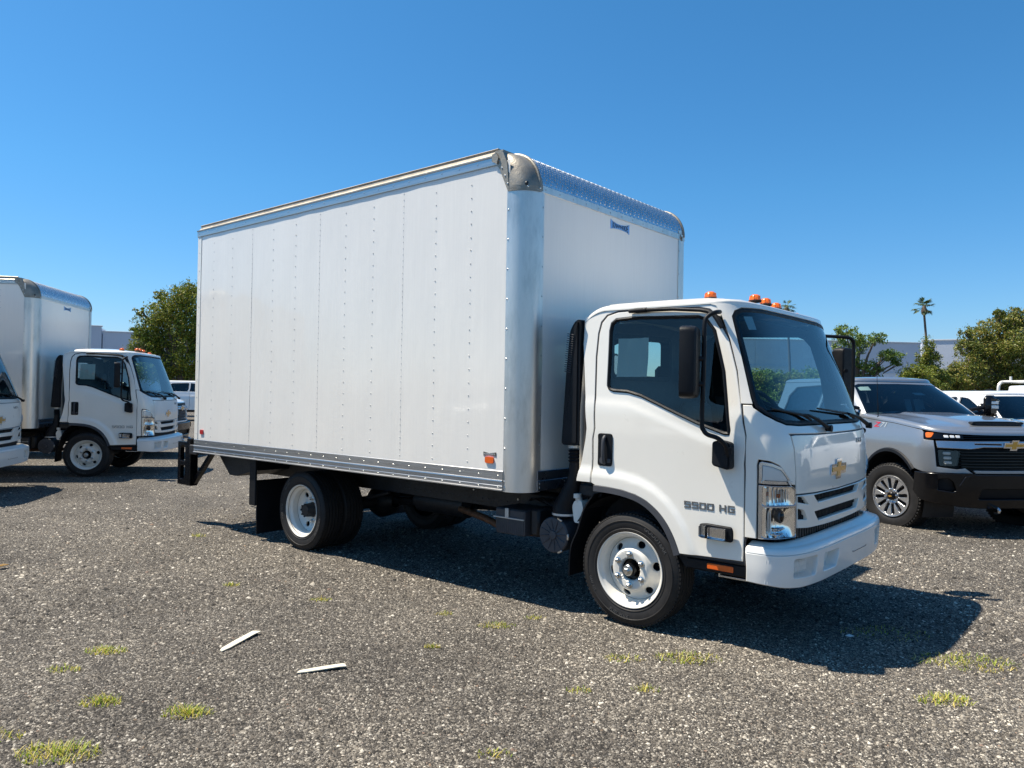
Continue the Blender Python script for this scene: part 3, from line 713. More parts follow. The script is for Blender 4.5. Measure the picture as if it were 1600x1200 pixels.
    # order: right half upper -> left half upper -> left lower -> centre -> right lower
    poly = c+[(-u, w) for u, w in reversed(c[:-1])]+[(-u, w) for u, w in reversed(low)]+low[1:]
    mb = MB(); panel(mb, [poly], CAB.P, depth=.03, gs=(.025, .05), edge=.0035, step=.022); obj('front_panel', mb, 'paint_white', root)
    # ---------------- windscreen pillars and header
    a = [(CAB.sx(x, z), z) for x, z in ((.806, 1.581), (.772, 1.79), (.708, 1.998), (.645, 2.150), (.60, 2.2225), (.57, 2.2315))]+[(CAB.sx(.565, 2.2345), 2.2345), (CAB.sy(-.90, 2.236), 2.2355), (0, 2.2355)]
    wso = [(CAB.sy(-y, z), z) for y, z in WS]
    wsf = wso+[(-u, w) for u, w in reversed(wso[:-1])][:-1]
    ws_hole = [(-u, w) for u, w in [(-p[0], p[1]) for p in wsf]]
    out = a+[(-u, w) for u, w in reversed(a[:-1])]+[(CAB.sy(.972, 1.581), 1.581)]
    wh = offset(resample(wsf, .03), -.006)
    # open at the bottom: the pillar ends at the seam, so cut the hole polygon at z = 1.581
    up = [p for p in wso if p[1] > 1.60]; 
    inner = [(CAB.sy(-.970, 1.581), 1.581)]+[(u-.006, w) for u, w in reversed(up[3:])]+[(u, w+.006) for u, w in reversed(up[:3])]
    inner_full = inner+[(-u, w) for u, w in reversed(inner[:-1])]
    inner_full = [(u, min(w, 2.2275)) for u, w in inner_full]
    outl = a+[(-u, w) for u, w in reversed(a[:-1])]
    mb = MB(); panel(mb, [outl+list(reversed(inner_full))], CAB.P, depth=.03, gs=(.025, .05), edge=.0015, step=.02); obj('windscreen_pillar', mb, 'paint_white', root)
    wr = resample(wsf, .03); wi = offset(wr, .012); wi2 = offset(wr, .03)
    s_ = MB(); ring(s_, wr, wr, CAB.P, .02, -.001); ring(s_, wr, wi, CAB.P, -.001, -.001); ring(s_, wi, wi2, CAB.P, -.001, .006); obj('windscreen_seal', s_, 'black_plastic', root)
    # dark band printed round the edge of the glass: wide along the bottom
    o2 = offset(wr, .014); inn = []
    for (u, w) in offset(wr, .036): inn.append((u*0.992, max(w, 1.545) if w < 1.56 else w))
    s_ = MB(); ring(s_, o2, inn, CAB.P, .0085, .0085); obj('windscreen_border', s_, 'black_gloss', root)
    g_ = MB(); V, F = fill([offset(wr, .013)], (.05, .06)); g_.add([CAB.P(u, w, .004) for u, w in V], F); obj('windscreen', g_, 'glass_ws', root)
    # ---------------- roof
    r_ = MB(); step_ = []
    zz = 2.24
    sL = CAB.sx(-.44, 2.24, 1)
    ss = list(np.linspace(-sL, sL, 140)); rows = []
    for k in range(7):
        ph = math.pi/2*k/6; row = []
        for s in ss:
            b_ = CAB.base(s, 2.24); dz = 2.24-zroof(b_.x)
            # gentle peak over the windscreen
            p = CAB.P(s, 2.24, .055*(1-math.cos(ph))-.004*math.sin(ph*2)); p.z += .045*math.sin(ph)-dz; row.append(p)
        rows.append(row)
    n = len(ss); r_.add([p for q in rows for p in q], [(k*n+i, k*n+i+1, (k+1)*n+i+1, (k+1)*n+i) for k in range(6) for i in range(n-1)])
    top = rows[-1]; lp = [(p.x, p.y) for p in top]
    def zt_(x, y):
        e = max(0, 1-(abs(y)/.90)**2.4); f = min(1, max(0, (.70-x)/.5)); g = min(1, max(0, (x+.44)/.25))
        return 2.285-(2.24-zroof(x)-.005)+.055*e*f*(.3+.7*g)
    V, F = fill([lp], (.07, .07)); edge_z = {(round(p.x, 5), round(p.y, 5)): p.z for p in top}
    r_.add([(x, y, edge_z.get((round(x, 5), round(y, 5)), zt_(x, y))) for x, y in V], F)
    obj('roof', r_, 'paint_white', root, ang=60)
    for y, x, z in ((-.80, .50, 2.290), (.80, .50, 2.290), (-.30, .605, 2.318), (-.03, .575, 2.322), (.21, .56, 2.312)):
        m_ = MB(); m_.lathe([(.044, -.012), (.047, 0), (.040, .004)], 20, (x, y, z), 'z'); l0 = obj('marker_lamp', m_, 'black_plastic', root)
        m_ = MB(); m_.lathe([(.038, .002), (.038, .018), (.033, .034), (.022, .044), (.0003, .047)], 18, (x, y, z), 'z')
        for k in range(9):
            t = 2*math.pi*k/9; m_.tube([(x+.039*math.cos(t), y+.039*math.sin(t), z+.004), (x+.034*math.cos(t), y+.034*math.sin(t), z+.036)], .0035, 5)
        obj('lamp_lens', m_, 'amber', l0)
    # ---------------- back wall with window, floor, inside
    yz = [(y, z) for y, z in ((-.985, 1.0), (-.985, 1.5), (-.965, 1.7), (-.93, 2.08), (-.86, 2.17), (0, 2.21), (.86, 2.17), (.93, 2.08), (.965, 1.7), (.985, 1.5), (.985, 1.0))]
    win = rounded([(-.64, 1.76), (-.64, 2.08), (.27, 2.10), (.27, 1.76)], .06)
    for x0, mat, nm in ((-.436, 'paint_white', 'back_wall'), (-.40, 'interior', 'back_trim')):
        b_ = MB(); panel(b_, [yz, win], lambda u, w, d: (x0+d, u, w), depth=.02, gs=(.15, .15), edge=0.0); obj(nm, b_, mat, root)
    s_ = MB(); wr = resample(win, .04); ring(s_, offset(wr, -.02), offset(wr, .02), lambda u, w, d: (-.377+d, u, w), 0, 0); ring(s_, offset(wr, .02), offset(wr, .02), lambda u, w, d: (-.377+d, u, w), 0, -.07)
    rw = obj('rear_window', s_, 'interior_dark', root)
    g_ = MB(); V, F = fill([offset(wr, .01)], (.2, .2)); g_.add([(-.42, u, w) for u, w in V], F); obj('window_pane', g_, 'glass', rw)
    f_ = MB(); f_.span(-.43, .98, -.95, .95, .98, 1.02, .01); f_.span(.45, .98, -.93, .93, .6, .63, .01); f_.span(.42, .46, -.93, .93, .62, 1.02, 0); f_.span(.95, .985, -.80, .80, .6, 1.38, .01); obj('floor_pan', f_, 'interior_dark', root)
    # engine bay / radiator darkness behind the grille
    f_ = MB(); f_.span(1.0, 1.045, -.72, .72, .60, 1.0, 0); 
    for i in range(30): f_.span(1.045, 1.05, -.70+i*.047, -.69+i*.047, .62, .98, 0)
    obj('radiator', f_, 'chassis', root)
    h_ = MB(); 
    def hz(x, y): return 2.225-.6*max(0, x-.45)**1.5-.35*max(0, abs(y)-.6)**1.5
    h_.grid(lambda x, y: (x, y, hz(x, y)), list(np.linspace(-.41, .70, 12)), list(np.linspace(-.86, .86, 14))); obj('headliner', h_, 'headliner', root)
    for y, wdt in ((-.46, .78), (.50, .46)):
        s_ = MB(); s_.span(-.20, .30, y-wdt/2, y+wdt/2, 1.10, 1.27, .05); s_.box((-.24, y, 1.40), (.13, wdt*.96, .36), .05, Matrix.Rotation(R(-8), 3, 'Y')); st = obj('seat', s_, 'interior', root)
        for yy in ([y] if wdt < .6 else []):
            s_ = MB(); s_.box((-.28, yy, 1.80), (.09, .26, .17), .035); s_.tube([(-.27, yy-.05, 1.66), (-.28, yy-.05, 1.78)], .008, 6); s_.tube([(-.27, yy+.05, 1.66), (-.28, yy+.05, 1.78)], .008, 6); obj('headrest', s_, 'interior_dark', st)
    d_ = MB()
    prof = [(.60, 1.02), (.62, 1.22), (.58, 1.36), (.62, 1.44), (.70, 1.462), (.93, 1.452), (.98, 1.40), (.98, 1.02)]
    d_.prism(prof, -.82, .82, lambda u, w, h: (u, h, w)); d_.span(.56, .66, .28, .80, 1.38, 1.50, .04); d_.span(.55, .62, -.20, .16, 1.16, 1.36, .02); obj('dashboard', d_, 'interior_dark', root)
    v_ = MB(); 
    for k in range(3): v_.span(.574, .584, -.75+k*.02, -.50+k*.02, 1.30-.03*k, 1.312-.03*k, 0)
    w_ = MB(); ctr = Vector((.42, .50, 1.50)); Rm = Matrix.Rotation(R(52), 3, 'Y')
    w_.tube([ctr+Rm @ Vector((.215*math.cos(t), .215*math.sin(t), 0)) for t in np.linspace(0, 2*math.pi, 33)[:-1]], .017, 8, closed=True)
    for t in (R(90), R(-90), R(180)): w_.tube([ctr+Rm @ Vector((.20*math.cos(t), .20*math.sin(t), -.01)), ctr+Rm @ Vector((0, 0, -.035))], .016, 6)
    w_.lathe([(.0003, .02), (.06, .02), (.07, 0), (.06, -.05)], 14, tuple(ctr+Rm @ Vector((0, 0, -.03))), 'z'); w_.tube([ctr+Rm @ Vector((0, 0, -.03)), ctr+Rm @ Vector((0, 0, -.35))], .035, 8); obj('steering_wheel', w_, 'interior_dark', root)
    # protective sheet over the rear window (seen through the side pane)
    p_ = MB(); p_.grid(lambda x, z: CAB.P(CAB.sx(x+.01*(z-1.7), z, -1), z, .028+.006*math.sin(x*28+z*9)*math.cos(z*17)+.004*math.sin(x*70)), list(np.linspace(-.150, .098, 24)), list(np.linspace(1.755, 2.030, 22))); obj('paper_sheet', p_, 'paper_bright', root)
    p_ = MB(); V = [CAB.P(CAB.sy(y, z), z, .012) for y, z in ((-.80, 2.16), (-.70, 2.165), (-.705, 2.075), (-.795, 2.07))]; p_.add(V, [(0, 1, 2, 3)]); obj('sticker', p_, 'paper', root)
    m_ = MB(); m_.box((.66, 0, 2.06), (.03, .26, .08), .02); m_.tube([(.67, 0, 2.09), (.69, 0, 2.19)], .012, 6); 
    pass
    g_ = MB(); g_.tube(bez([(.80, .90, 1.73), (.74, .87, 1.745), (.71, .865, 1.84), (.70, .87, 1.93), (.73, .885, 1.955)], 4), .018, 8); obj('grab_handle', g_, 'grey_plastic', root)
    # ---------------- bonnet panel and emblem
    hp = [(0, 1.376)]+[(-CAB.sy(-y, z), z) for y, z in ((.4, 1.378), (.72, 1.384), (.776, 1.380), (.762, 1.30), (.755, 1.131), (.758, 1.012), (.45, 1.001), (0, .994))]
    hp = hp+[(-u, w) for u, w in reversed(hp[1:-1])]
    h_ = MB(); panel(h_, [hp], CAB.P, depth=.02, gs=(.035, .05), edge=.0035); bon = obj('bonnet_panel', h_, 'paint_white', root); gk = MB(); hr_ = resample(hp, .03); ring(gk, offset(hr_, -.001), offset(hr_, -.014), CAB.P, .007, .007); obj('bonnet_gap_shade', gk, 'interior_dark', root)  # black ring put in the bonnet seam; its colour stands in for gap shade
    fn = lambda u, v_, h: (CAB.xf(1.13)+h+0.0+(v_*-.02), u, 1.128+v_)
    bowtie(root, .36, fn, .95)
    # small badge upper far corner
    V, F = text_mesh('LCF', .05, .004); P_ = []
    k = .15/(max(v_[0] for v_ in V)-min(v_[0] for v_ in V))
    for x, z, h in V: yy = .55+x*k; P_.append(CAB.P(CAB.sy(yy, 1.308), 1.308+z, -.002-h))
    fr = MB(); fr.add(P_, F); obj('badge_lettering', fr, 'letter_grey', root, smooth=False)
    # ---------------- head lamps
    for side in (-1, 1):
        q = (lambda pts: pts) if side < 0 else mir
        X = lambda x, z: (CAB.sx(x, z), z); Y = lambda y, z: (CAB.sy(-y, z), z)
        up = [X(.928, 1.086), X(.928, 1.200), X(.934, 1.218), Y(.989, 1.2235), Y(.957, 1.214), Y(.903, 1.188), Y(.862, 1.141), Y(.806, 1.073)]
        m_ = MB(); panel(m_, [q(up)], CAB.P, depth=.03, gs=(.02, .03), edge=.004, d0=-.002); tr = obj('headlamp_trim', m_, 'dull_chrome', root)
        inn = offset(resample(up, .02), .022)
        m_ = MB(); panel(m_, [q(inn)], CAB.P, depth=.0, gs=(.02, .03), edge=.006, d0=-.010, already=True); obj('trim_inlay', m_, 'silver_trim', tr)
        fr_ = [X(.928, .742), X(.928, 1.078), Y(.80, 1.066), Y(.763, 1.045), Y(.760, .742)]
        hole1 = rounded([X(.952, .950), X(.952, 1.068), Y(.800, 1.058), Y(.769, 1.038), Y(.769, .946)], .012, 3)
        hole2 = rounded([X(.952, .750), X(.952, .937), Y(.767, .930), Y(.767, .747)], .014, 3)
        m_ = MB(); panel(m_, [q(fr_), q(hole1), q(hole2)], CAB.P, depth=.06, gs=(.02, .03), edge=.003, step=.02); hl = obj('headlamp', m_, 'dull_chrome', root)
        for hh, dp in ((hole1, .030), (hole2, .038)):
            rr = resample(hh, .02); b_ = MB(); V, F = fill([q(rr)], (.007, .010)); cu_ = sum(u for u, w in rr)/len(rr)*(1 if side < 0 else -1); cw_ = sum(w for u, w in rr)/len(rr)
            b_.add([CAB.P(u, w, .006+dp*max(.0, 1-((u-cu_)/.12)**2*.9)*max(.0, 1-((w-cw_)/.10)**2*.8)+.0035*math.sin(u*150)*(1 if u*(-1 if side < 0 else 1) > cu_*(-1 if side < 0 else 1) else .3)) for u, w in V], F); obj('reflector', b_, 'lamp_chrome', hl)
            g_ = MB(); V, F = fill([q(rr)], (.03, .03)); g_.add([CAB.P(u, w, .002) for u, w in V], F); obj('lens', g_, 'lens', hl)
        # details in the upper lamp
        c0 = CAB.P(CAB.sy(-.90, 1.005)*1.0*(1 if side < 0 else -1), 1.005, .03)
        b_ = MB()
        for k in range(7):
            s = CAB.sy(-(.95-k*.022), 1.0)*(1 if side < 0 else -1)
            b_.tube([CAB.P(s, .965, .026), CAB.P(s, 1.045, .026)], .0045, 5)
        obj('lamp_ribs', b_, 'lamp_reflector', hl)
        b_ = MB(); b_.lathe([(.0003, -.012), (.012, -.008), (.014, .0), (.012, .012)], 12, tuple(CAB.P(CAB.sy(-.915, 1.01)*(1 if side < 0 else -1), 1.01, .022)), 'x'); obj('indicator_bulb', b_, 'amber', hl)
        # projector
        s = CAB.sy(-.895, .875)*(1 if side < 0 else -1); pc = CAB.P(s, .880, .02)
        b_ = MB(); b_.lathe([(.030, -.03), (.040, -.01), (.043, .0), (.036, .010), (.033, .0)], 24, tuple(pc), 'x'); obj('projector_ring', b_, 'grey_plastic', hl)
        b_ = MB(); b_.lathe([(.034, .0), (.027, .012), (.015, .019), (.0003, .021)], 24, tuple(pc), 'x'); obj('projector_lens', b_, 'black_gloss', hl)
        b_ = MB(); pc2 = CAB.P(s*1.0, .800, .03); b_.box((pc2.x-.01, pc2.y+(.02 if side < 0 else -.02), .800), (.05, .13, .022), .008); b_.box((pc2.x-.01, pc2.y+(.02 if side < 0 else -.02), .770), (.05, .17, .012), .004); obj('reflector_step', b_, 'chrome', hl)
        # vertical chrome fins beside it
        b_ = MB()
        for k in range(4):
            s2 = CAB.sx(.965+k*.012, .85)*(1 if side < 0 else -1); b_.tube([CAB.P(s2, .765, .02), CAB.P(s2, .92, .02)], .004, 5)
        obj('lamp_ribs', b_, 'lamp_reflector', hl)
    # ---------------- grille
    o_ = [(0, .9865)]+[(CAB.sy(-y, z), z) for y, z in ((.45, .992), (.755, 1.003), (.752, .797), (.60, .783), (.30, .772), (0, .768))]
    o_ = o_+[(-u, w) for u, w in reversed(o_[1:-1])]
    O1 = [(CAB.sy(y, z), z) for y, z in ((-.495, .984), (.495, .984), (.425, .932), (-.425, .932))]
    O2 = [(CAB.sy(y, z), z) for y, z in ((-.490, .876), (.490, .876), (.42, .812), (-.42, .812))]
    O3 = [(CAB.sy(y, z), z) for y, z in ((-.752, .995), (-.672, .988), (-.580, .931), (-.752, .961))]
    O4 = [(CAB.sy(y, z), z) for y, z in ((-.752, .920), (-.662, .902), (-.606, .836), (-.752, .852))]
    holes = [rounded(h, .01, 2) for h in (O1, O2, O3, O4, mir(O3), mir(O4))]
    g_ = MB(); panel(g_, [o_]+holes, CAB.P, depth=.045, gs=(.03, .03), edge=.004, step=.02, d0=-.004); gr = obj('grille', g_, 'paint_white', root)
    t_ = MB()
    for y in np.arange(-.74, .745, .0285):
        for za, zb in ((.935, .99), (.812, .875)): t_.span(1.060, 1.078, y-.006, y+.006, za, zb, .003)
        t_.span(1.060, 1.075, y-.006, y+.006, .84, .92, .003) if abs(y) > .60 else None
    for z in (.958, .843): t_.span(1.055, 1.062, -.75, .75, z-.004, z+.004, 0)
    obj('grille_mesh', t_, 'black_plastic', gr)
    # groove line along the grille bars
    # ---------------- wipers
    for (y0, y1, y2) in ((-.17, -.55, -.90), (.79, .42, -.25)):
        w_ = MB(); zz0 = 1.425
        P0 = Vector((CAB.xf(1.42)+.03, y0, 1.415)); P1 = CAB.P(CAB.sy(y1*.9, 1.50), 1.50, -.03); 
        w_.lathe([(.0003, -.02), (.022, -.02), (.024, .02), (.0003, .024)], 12, tuple(P0), 'x'); w_.box(tuple(P0+Vector((-.02, .04, .012))), (.03, .07, .018), .006)
        tip = CAB.P(CAB.sy(y2, 1.545), 1.545, -.022); mid = CAB.P(CAB.sy((y0+y1)/2, 1.468), 1.468, -.035)
        w_.tube([P0, mid, P1], [.017, .013, .009], 8)
        b0 = CAB.P(CAB.sy(y0*.35+y1*.65, 1.470), 1.470, -.012); w_.tube([b0, CAB.P(CAB.sy(y1*.98, 1.505), 1.505, -.016), tip], [.008, .010, .006], 6)
        w_.tube([P1, CAB.P(CAB.sy(y1, 1.505), 1.505, -.015)], .009, 6)
        obj('wiper', w_, 'black_plastic', root)
    # ---------------- mirrors
    for side in (-1, 1):
        ox = 0 if side < 0 else .18; ax_ = 0 if side < 0 else .235
        a_ = MB(); pts = [(.755, 1.06, 1.25), (.757, 1.10, 1.315), (.725, 1.145, 1.362), (.66, 1.15, 1.382), (.632, 1.152, 1.41), (.622, 1.155, 1.47), (.630, 1.155, 1.86), (.630, 1.15, 2.08), (.645, 1.13, 2.135), (.675, 1.09, 2.158), (.66, 1.0, 2.17), (.63, .95, 2.175)]
        pp = bez([(x+ax_*min(1.0, max(0.0, (y-1.0)/.14)), y*side, z-(.02 if side > 0 and z > 2.1 else 0)) for x, y, z in pts], 5); a_.tube(pp, .0145, 10); ar = obj('mirror_arm', a_, 'black_plastic', root)
        b_ = MB(); pr = rounded([(.648, 1.195), (.650, 1.335), (.700, 1.345), (.768, 1.330), (.772, 1.175), (.755, 1.160), (.66, 1.18)], .02, 3)
        b_.prism(pr, side*.998, side*1.062, lambda u, w, h: (u, h, w)); b_.prism(offset(pr, .012), side*1.062, side*1.072, lambda u, w, h: (u, h, w)); b_.lathe([(.0003, -.01), (.024, -.01), (.026, .03), (.0003, .035)], 14, (.757, side*1.06, 1.27), 'z'); obj('mirror_bracket', b_, 'black_plastic', ar)
        h_ = MB(); yc = side*1.245; outl = rounded([(-.115, -.215), (-.105, .205), (-.06, .222), (.06, .222), (.105, .205), (.115, -.215), (.06, -.232), (-.06, -.232)], .03, 3)
        layers = [(-.055, .80), (-.045, .93), (-.02, 1.0), (.035, 1.0), (.045, .985)]; V = []
        xc = .575+ox; zc = 1.84
        ry = R(0); rot = Matrix.Rotation(R(38)*(-side) if False else R(0), 3, 'Z')
        for dx, k in layers:
            for u, w in outl: V.append(Vector((dx, u*k*(1 if side < 0 else .75), w*(k*.4+.6))))
        n = len(outl); F = [(i*n+j, i*n+(j+1) % n, (i+1)*n+(j+1) % n, (i+1)*n+j) for i in range(len(layers)-1) for j in range(n)]+[tuple(range(n)), tuple(range((len(layers)-1)*n, len(layers)*n))]
        rz = Matrix.Rotation(R(180)+side*R(-18), 3, 'Z')
        h_.add([tuple(rz @ p+Vector((xc, yc, zc))) for p in V], F)
        for z in (1.70, 1.86): h_.tube([(.628+ox, side*1.155, z), (.60+ox, side*1.19, z)], .016, 8)
        mh = obj('mirror_head', h_, 'black_plastic', root, ang=30)
        g_ = MB(); g_.add([tuple(rz @ Vector((.0455, u*.86, w*.9))+Vector((xc, yc, zc))) for u, w in outl], [tuple(range(n))]); obj('mirror_glass', g_, 'chrome', mh)
    # ---------------- bumper
    BU = Shell([(.3, 1.155), (.44, 1.165), (.55, 1.178), (.64, 1.178), (.8, 1.178)], [(.3, 1.0), (.44, 1.012), (.55, 1.022), (.8, 1.022)], .34, 4.2)
    bx = lambda x, z: (BU.sx(x, z), z); by = lambda y, z: (BU.sy(y, z), z)
    def BUP(s, z, d=0.0):
        p = BU.P(s, z, d); return Vector((p.x, p.y*(1.13 if p.y > 0 else 1.0), p.z))
    half_ = [bx(.862, .470), bx(.858, .653)]+[by(-y, z) for y, z in ((1.0, .653), (.92, .653), (.80, .653), (.5, .653), (0, .653))]
    lowr = [(0, .432)]+[by(-y, z) for y, z in ((.5, .434), (.80, .438), (.93, .448), (1.0, .462))]
    bp_ = half_+[(-u, w) for u, w in reversed(half_[:-1])]+[(-u, w) for u, w in reversed(lowr)]+lowr[1:]
    fog = rounded([by(-.885, .508), by(-.885, .622), by(-.600, .618), by(-.625, .500)], .018, 3); tow = rounded([by(-.50, .500), by(-.50, .612), by(-.20, .606), by(-.25, .494)], .015, 3)
    b_ = MB(); panel(b_, [bp_, fog, mir(fog), tow], BUP, depth=.075, gs=(.03, .035), edge=.006, step=.025); bu = obj('bumper', b_, 'bumper_white', root)
    for h in (fog, mir(fog), tow):
        p_ = MB(); V, F = fill([resample(h, .03)], (.03, .03)); p_.add([BUP(u, w, .070) for u, w in V], F); obj('bumper_pocket', p_, 'bumper_white', bu)
    for sd in (-1, 1):
        p_ = MB(); q_ = BUP(by(-.765, .56)[0]*(-sd), .56, .055); p_.box((q_.x, q_.y, .562), (.03, .155, .066), .008, Matrix.Rotation(R(-10)*(-sd), 3, 'Z'))
        p_.box((q_.x+.004, q_.y, .562), (.03, .150, .003), .001, Matrix.Rotation(R(-10)*(-sd), 3, 'Z')); obj('fog_blank', p_, 'bumper_white', bu)
        pass
    # stepped top ledge
    sB = BU.sx(.860, .655, 1); ss = list(np.linspace(-sB, sB, 130)); rows = []
    for d, z in ((.0, .6545), (.004, .672), (.014, .684), (.030, .690), (.055, .694), (.058, .700), (.085, .704), (.088, .710), (.115, .713), (.12, .70)):
        rows.append([BUP(s, .65, d)+Vector((0, 0, z-.65)) for s in ss])
    t_ = MB(); n = len(ss); t_.add([p for q_ in rows for p in q_], [(k*n+i, k*n+i+1, (k+1)*n+i+1, (k+1)*n+i) for k in range(len(rows)-1) for i in range(n-1)])
    obj('bumper_ledge', t_, 'bumper_white', bu, ang=60)
    t_ = MB()
    for sd in (-1, 1):
        for k in range(26):
            s = (BU.sx(.99, .55)+k*.0155)*(-sd) if False else sd*(-BU.sx(.99, .55)-k*.0155)
            t_.tube([BUP(s, .47, .0005), BUP(s, .62, .0005)], .0022, 4)
    obj('bumper_ribs', t_, 'bumper_white', bu)
    t_ = MB(); t_.span(.88, 1.06, -.80, .80, .64, .665, .005); t_.span(.95, 1.06, -.85, .85, .44, .66, .01); obj('bumper_beam', t_, 'chassis', bu)
    p_ = MB(); p_.span(1.112, 1.116, -.485, -.425, .512, .600, 0); obj('tow_slot', p_, 'chassis', bu)
    t_ = MB(); t_.tube([(1.1775, .10, .545), (1.1775, .10, .535), (1.1775, .42, .535), (1.1775, .42, .545)], .0018, 5); obj('plate_groove', t_, 'grey_plastic', bu)

HB0, HB1 = -1.217, 1.30      # box sides
BX0, BX1, BXS = -5.73, -.785, -.97
def rivet_row(mb, pts, n, r_=.0055, seg=6):
    n = Vector(n); a = n.orthogonal().normalized(); b = n.cross(a)
    for p in pts:
        p = Vector(p); V = [p+(a*math.cos(t)+b*math.sin(t))*r_ for t in np.linspace(0, 2*math.pi, seg+1)[:-1]]+[p+n*r_*.45+(a*math.cos(t)+b*math.sin(t))*r_*.6 for t in np.linspace(0, 2*math.pi, seg+1)[:-1]]
        mb.add(V, [(i, (i+1) % seg, seg+(i+1) % seg, seg+i) for i in range(seg)]+[tuple(range(seg, 2*seg))])
def box_body(root):
    joints = [BX0+.065, -4.575, -3.372, -2.164, BXS+.01]
    zb, zt = 1.022, 3.40
    for side, Y in ((-1, HB0), (1, HB1)):
        for a, c in zip(joints[:-1], joints[1:]):
            b_ = MB(); r0 = random.random()*6
            # a sheet with a slight lap edge and real, small undulation
            us = list(np.linspace(a, c+.004, 25)); ws = list(np.linspace(zb-.02, zt+.01, 40))
            b_.grid(lambda x, z: (x, Y-side*0+side*(.0012*math.sin((x-a)/.402*math.pi)**2*(1)+(.0006 if x > c else 0)+.0009*math.sin(z*5.2+x*3.7+r0)*math.sin(x*7.8+r0)), z), us, ws)
            
            obj('side_panel', b_, 'box_skin', root)
        rv = MB(); xs = [-.97-.387-.4022*k for k in range(11)]
        for k, x in enumerate(xs):
            dense = k in (2, 5, 8); dz = .0525 if dense else .105
            zz = np.arange(1.075, 3.37, dz)
            rivet_row(rv, [(x, Y+side*.0012, z+random.uniform(-.003, .003)) for z in zz], (0, side, 0), .0050 if dense else .0060)
        rivet_row(rv, [(BX0+.03, Y+side*.006, z) for z in np.arange(1.1, 3.4, .21)], (0, side, 0), .006)
        o = obj('rivets', rv, 'rivet_dark', root, smooth=False); o['kind'] = 'stuff'
        # bottom rail: two stepped extrusions
        b_ = MB(); pr = [(0, 1.030), (.010, 1.030), (.014, 1.026), (.014, .962), (.022, .958), (.024, .950), (.014, .946), (.014, .918), (.017, .914), (.014, .910), (.014, .892), (.024, .886), (.024, .878), (-.05, .876), (-.05, .90), (0, .90)]
        b_.prism([(Y+side*p, z) for p, z in pr], BX0, BXS-.004, lambda u, w, h: (h, u, w)); rl = obj('bottom_rail', b_, 'alu_x', root, smooth=False)
        rv = MB()
        for x in [BX0+.03]+[-.97-.05-.201*k for k in range(24)]:
            for z in (.992, .928, .902): rivet_row(rv, [(x, Y+side*.014, z)], (0, side, 0), .0055)
        obj('rivets', rv, 'bolt', rl, smooth=False)
        # top rail and roof cap
        b_ = MB(); pr = [(0, 3.385), (.012, 3.388), (.013, 3.395), (.013, 3.448), (.020, 3.452), (.022, 3.462), (.0, 3.466), (-.03, 3.466), (-.03, 3.385)]
        b_.prism([(Y+side*p, z) for p, z in pr], BX0-.02, -1.075, lambda u, w, h: (h, u, w)); rl = obj('top_rail', b_, 'alu_x', root, smooth=False)
        rv = MB(); rivet_row(rv, [(x, Y+side*.013, 3.424) for x in np.arange(BX0+.02, -1.12, .2011)], (0, side, 0), .0075); obj('rivets', rv, 'bolt', rl, smooth=False)
        b_ = MB(); pr = [(.014, 3.466), (-.004, 3.482), (-.012, 3.505), (-.004, 3.518), (-.012, 3.524), (-.05, 3.520), (-.05, 3.466)]
        b_.prism([(Y+side*p, z) for p, z in pr], BX0+.02, -1.09, lambda u, w, h: (h, u, w)); obj('roof_cap', b_, 'roof_cap', root, smooth=False)
        # rear corner strip
        b_ = MB(); b_.span(BX0, BX0+.012, Y-side*.04, Y+side*.004, .88, 3.46, .002); b_.span(BX0+.012, BX0+.062, Y-side*.02, Y+side*.005, 1.03, 3.385, .002); obj('corner_strip', b_, 'paint_white', root, smooth=False)
        # markers
        b_ = MB(); q_ = rounded([(-1.160, 1.080), (-1.160, 1.128), (-1.073, 1.128), (-1.073, 1.080)], .014, 3); b_.prism(q_, Y, Y+side*.012, lambda u, w, h: (u, h, w)); obj('side_marker', b_, 'amber_marker', root, smooth=False)
        b_ = MB(); q_ = [(-1.182, 1.166), (-1.12, 1.156), (-1.052, 1.166), (-1.052, 1.134), (-1.12, 1.142), (-1.182, 1.134)]; b_.prism(q_, Y, Y+side*.004, lambda u, w, h: (u, h, w)); bg_ = obj('maker_badge', b_, 'badge_grey', root, smooth=False)
        V, F = text_mesh('KNAPHEIDE', .022, .0006); k = .112/(max(v_[0] for v_ in V)-min(v_[0] for v_ in V)); b_ = MB(); b_.add([(-1.117-x*k*side*1.0 if side > 0 else -1.117+x*k, Y+side*(.0045+h), 1.149+z*.9) for x, z, h in V], F); obj('badge_lettering', b_, 'silver_trim', bg_, smooth=False)
        b_ = MB(); q_ = rounded([(-5.605, 1.095), (-5.605, 1.145), (-5.535, 1.145), (-5.535, 1.095)], .01, 3); b_.prism(q_, Y, Y+side*.012, lambda u, w, h: (u, h, w)); obj('rear_marker', b_, 'red_marker', root, smooth=False)
    # front corner posts (quarter round, with flat flanges)
    for side, Y, rad in ((-1, HB0, .17), (1, HB1, .12)):
        b_ = MB(); V = []; cx = BX1-rad; cy = Y-side*rad; prof = [(BXS-.012-(0 if side < 0 else -.0), Y+side*.003)]
        prof = [(BX1-.185-.008, Y+side*.004), (BX1-.185+.022, Y+side*.004)]
        for t in np.linspace(0, math.pi/2, 15):
            prof.append((cx+rad*math.sin(t)+.006*math.sin(t), cy+side*(rad*math.cos(t)+.006)))
        prof += [(BX1+.004, cy-side*.02), (BX1+.004, cy-side*.035)]
        zs = [.872, .874, 1.5, 2.2, 2.9, 3.178 if side < 0 else 3.26]
        b_.grid(lambda i, z: (prof[int(i)][0], prof[int(i)][1], z), list(range(len(prof))), zs)
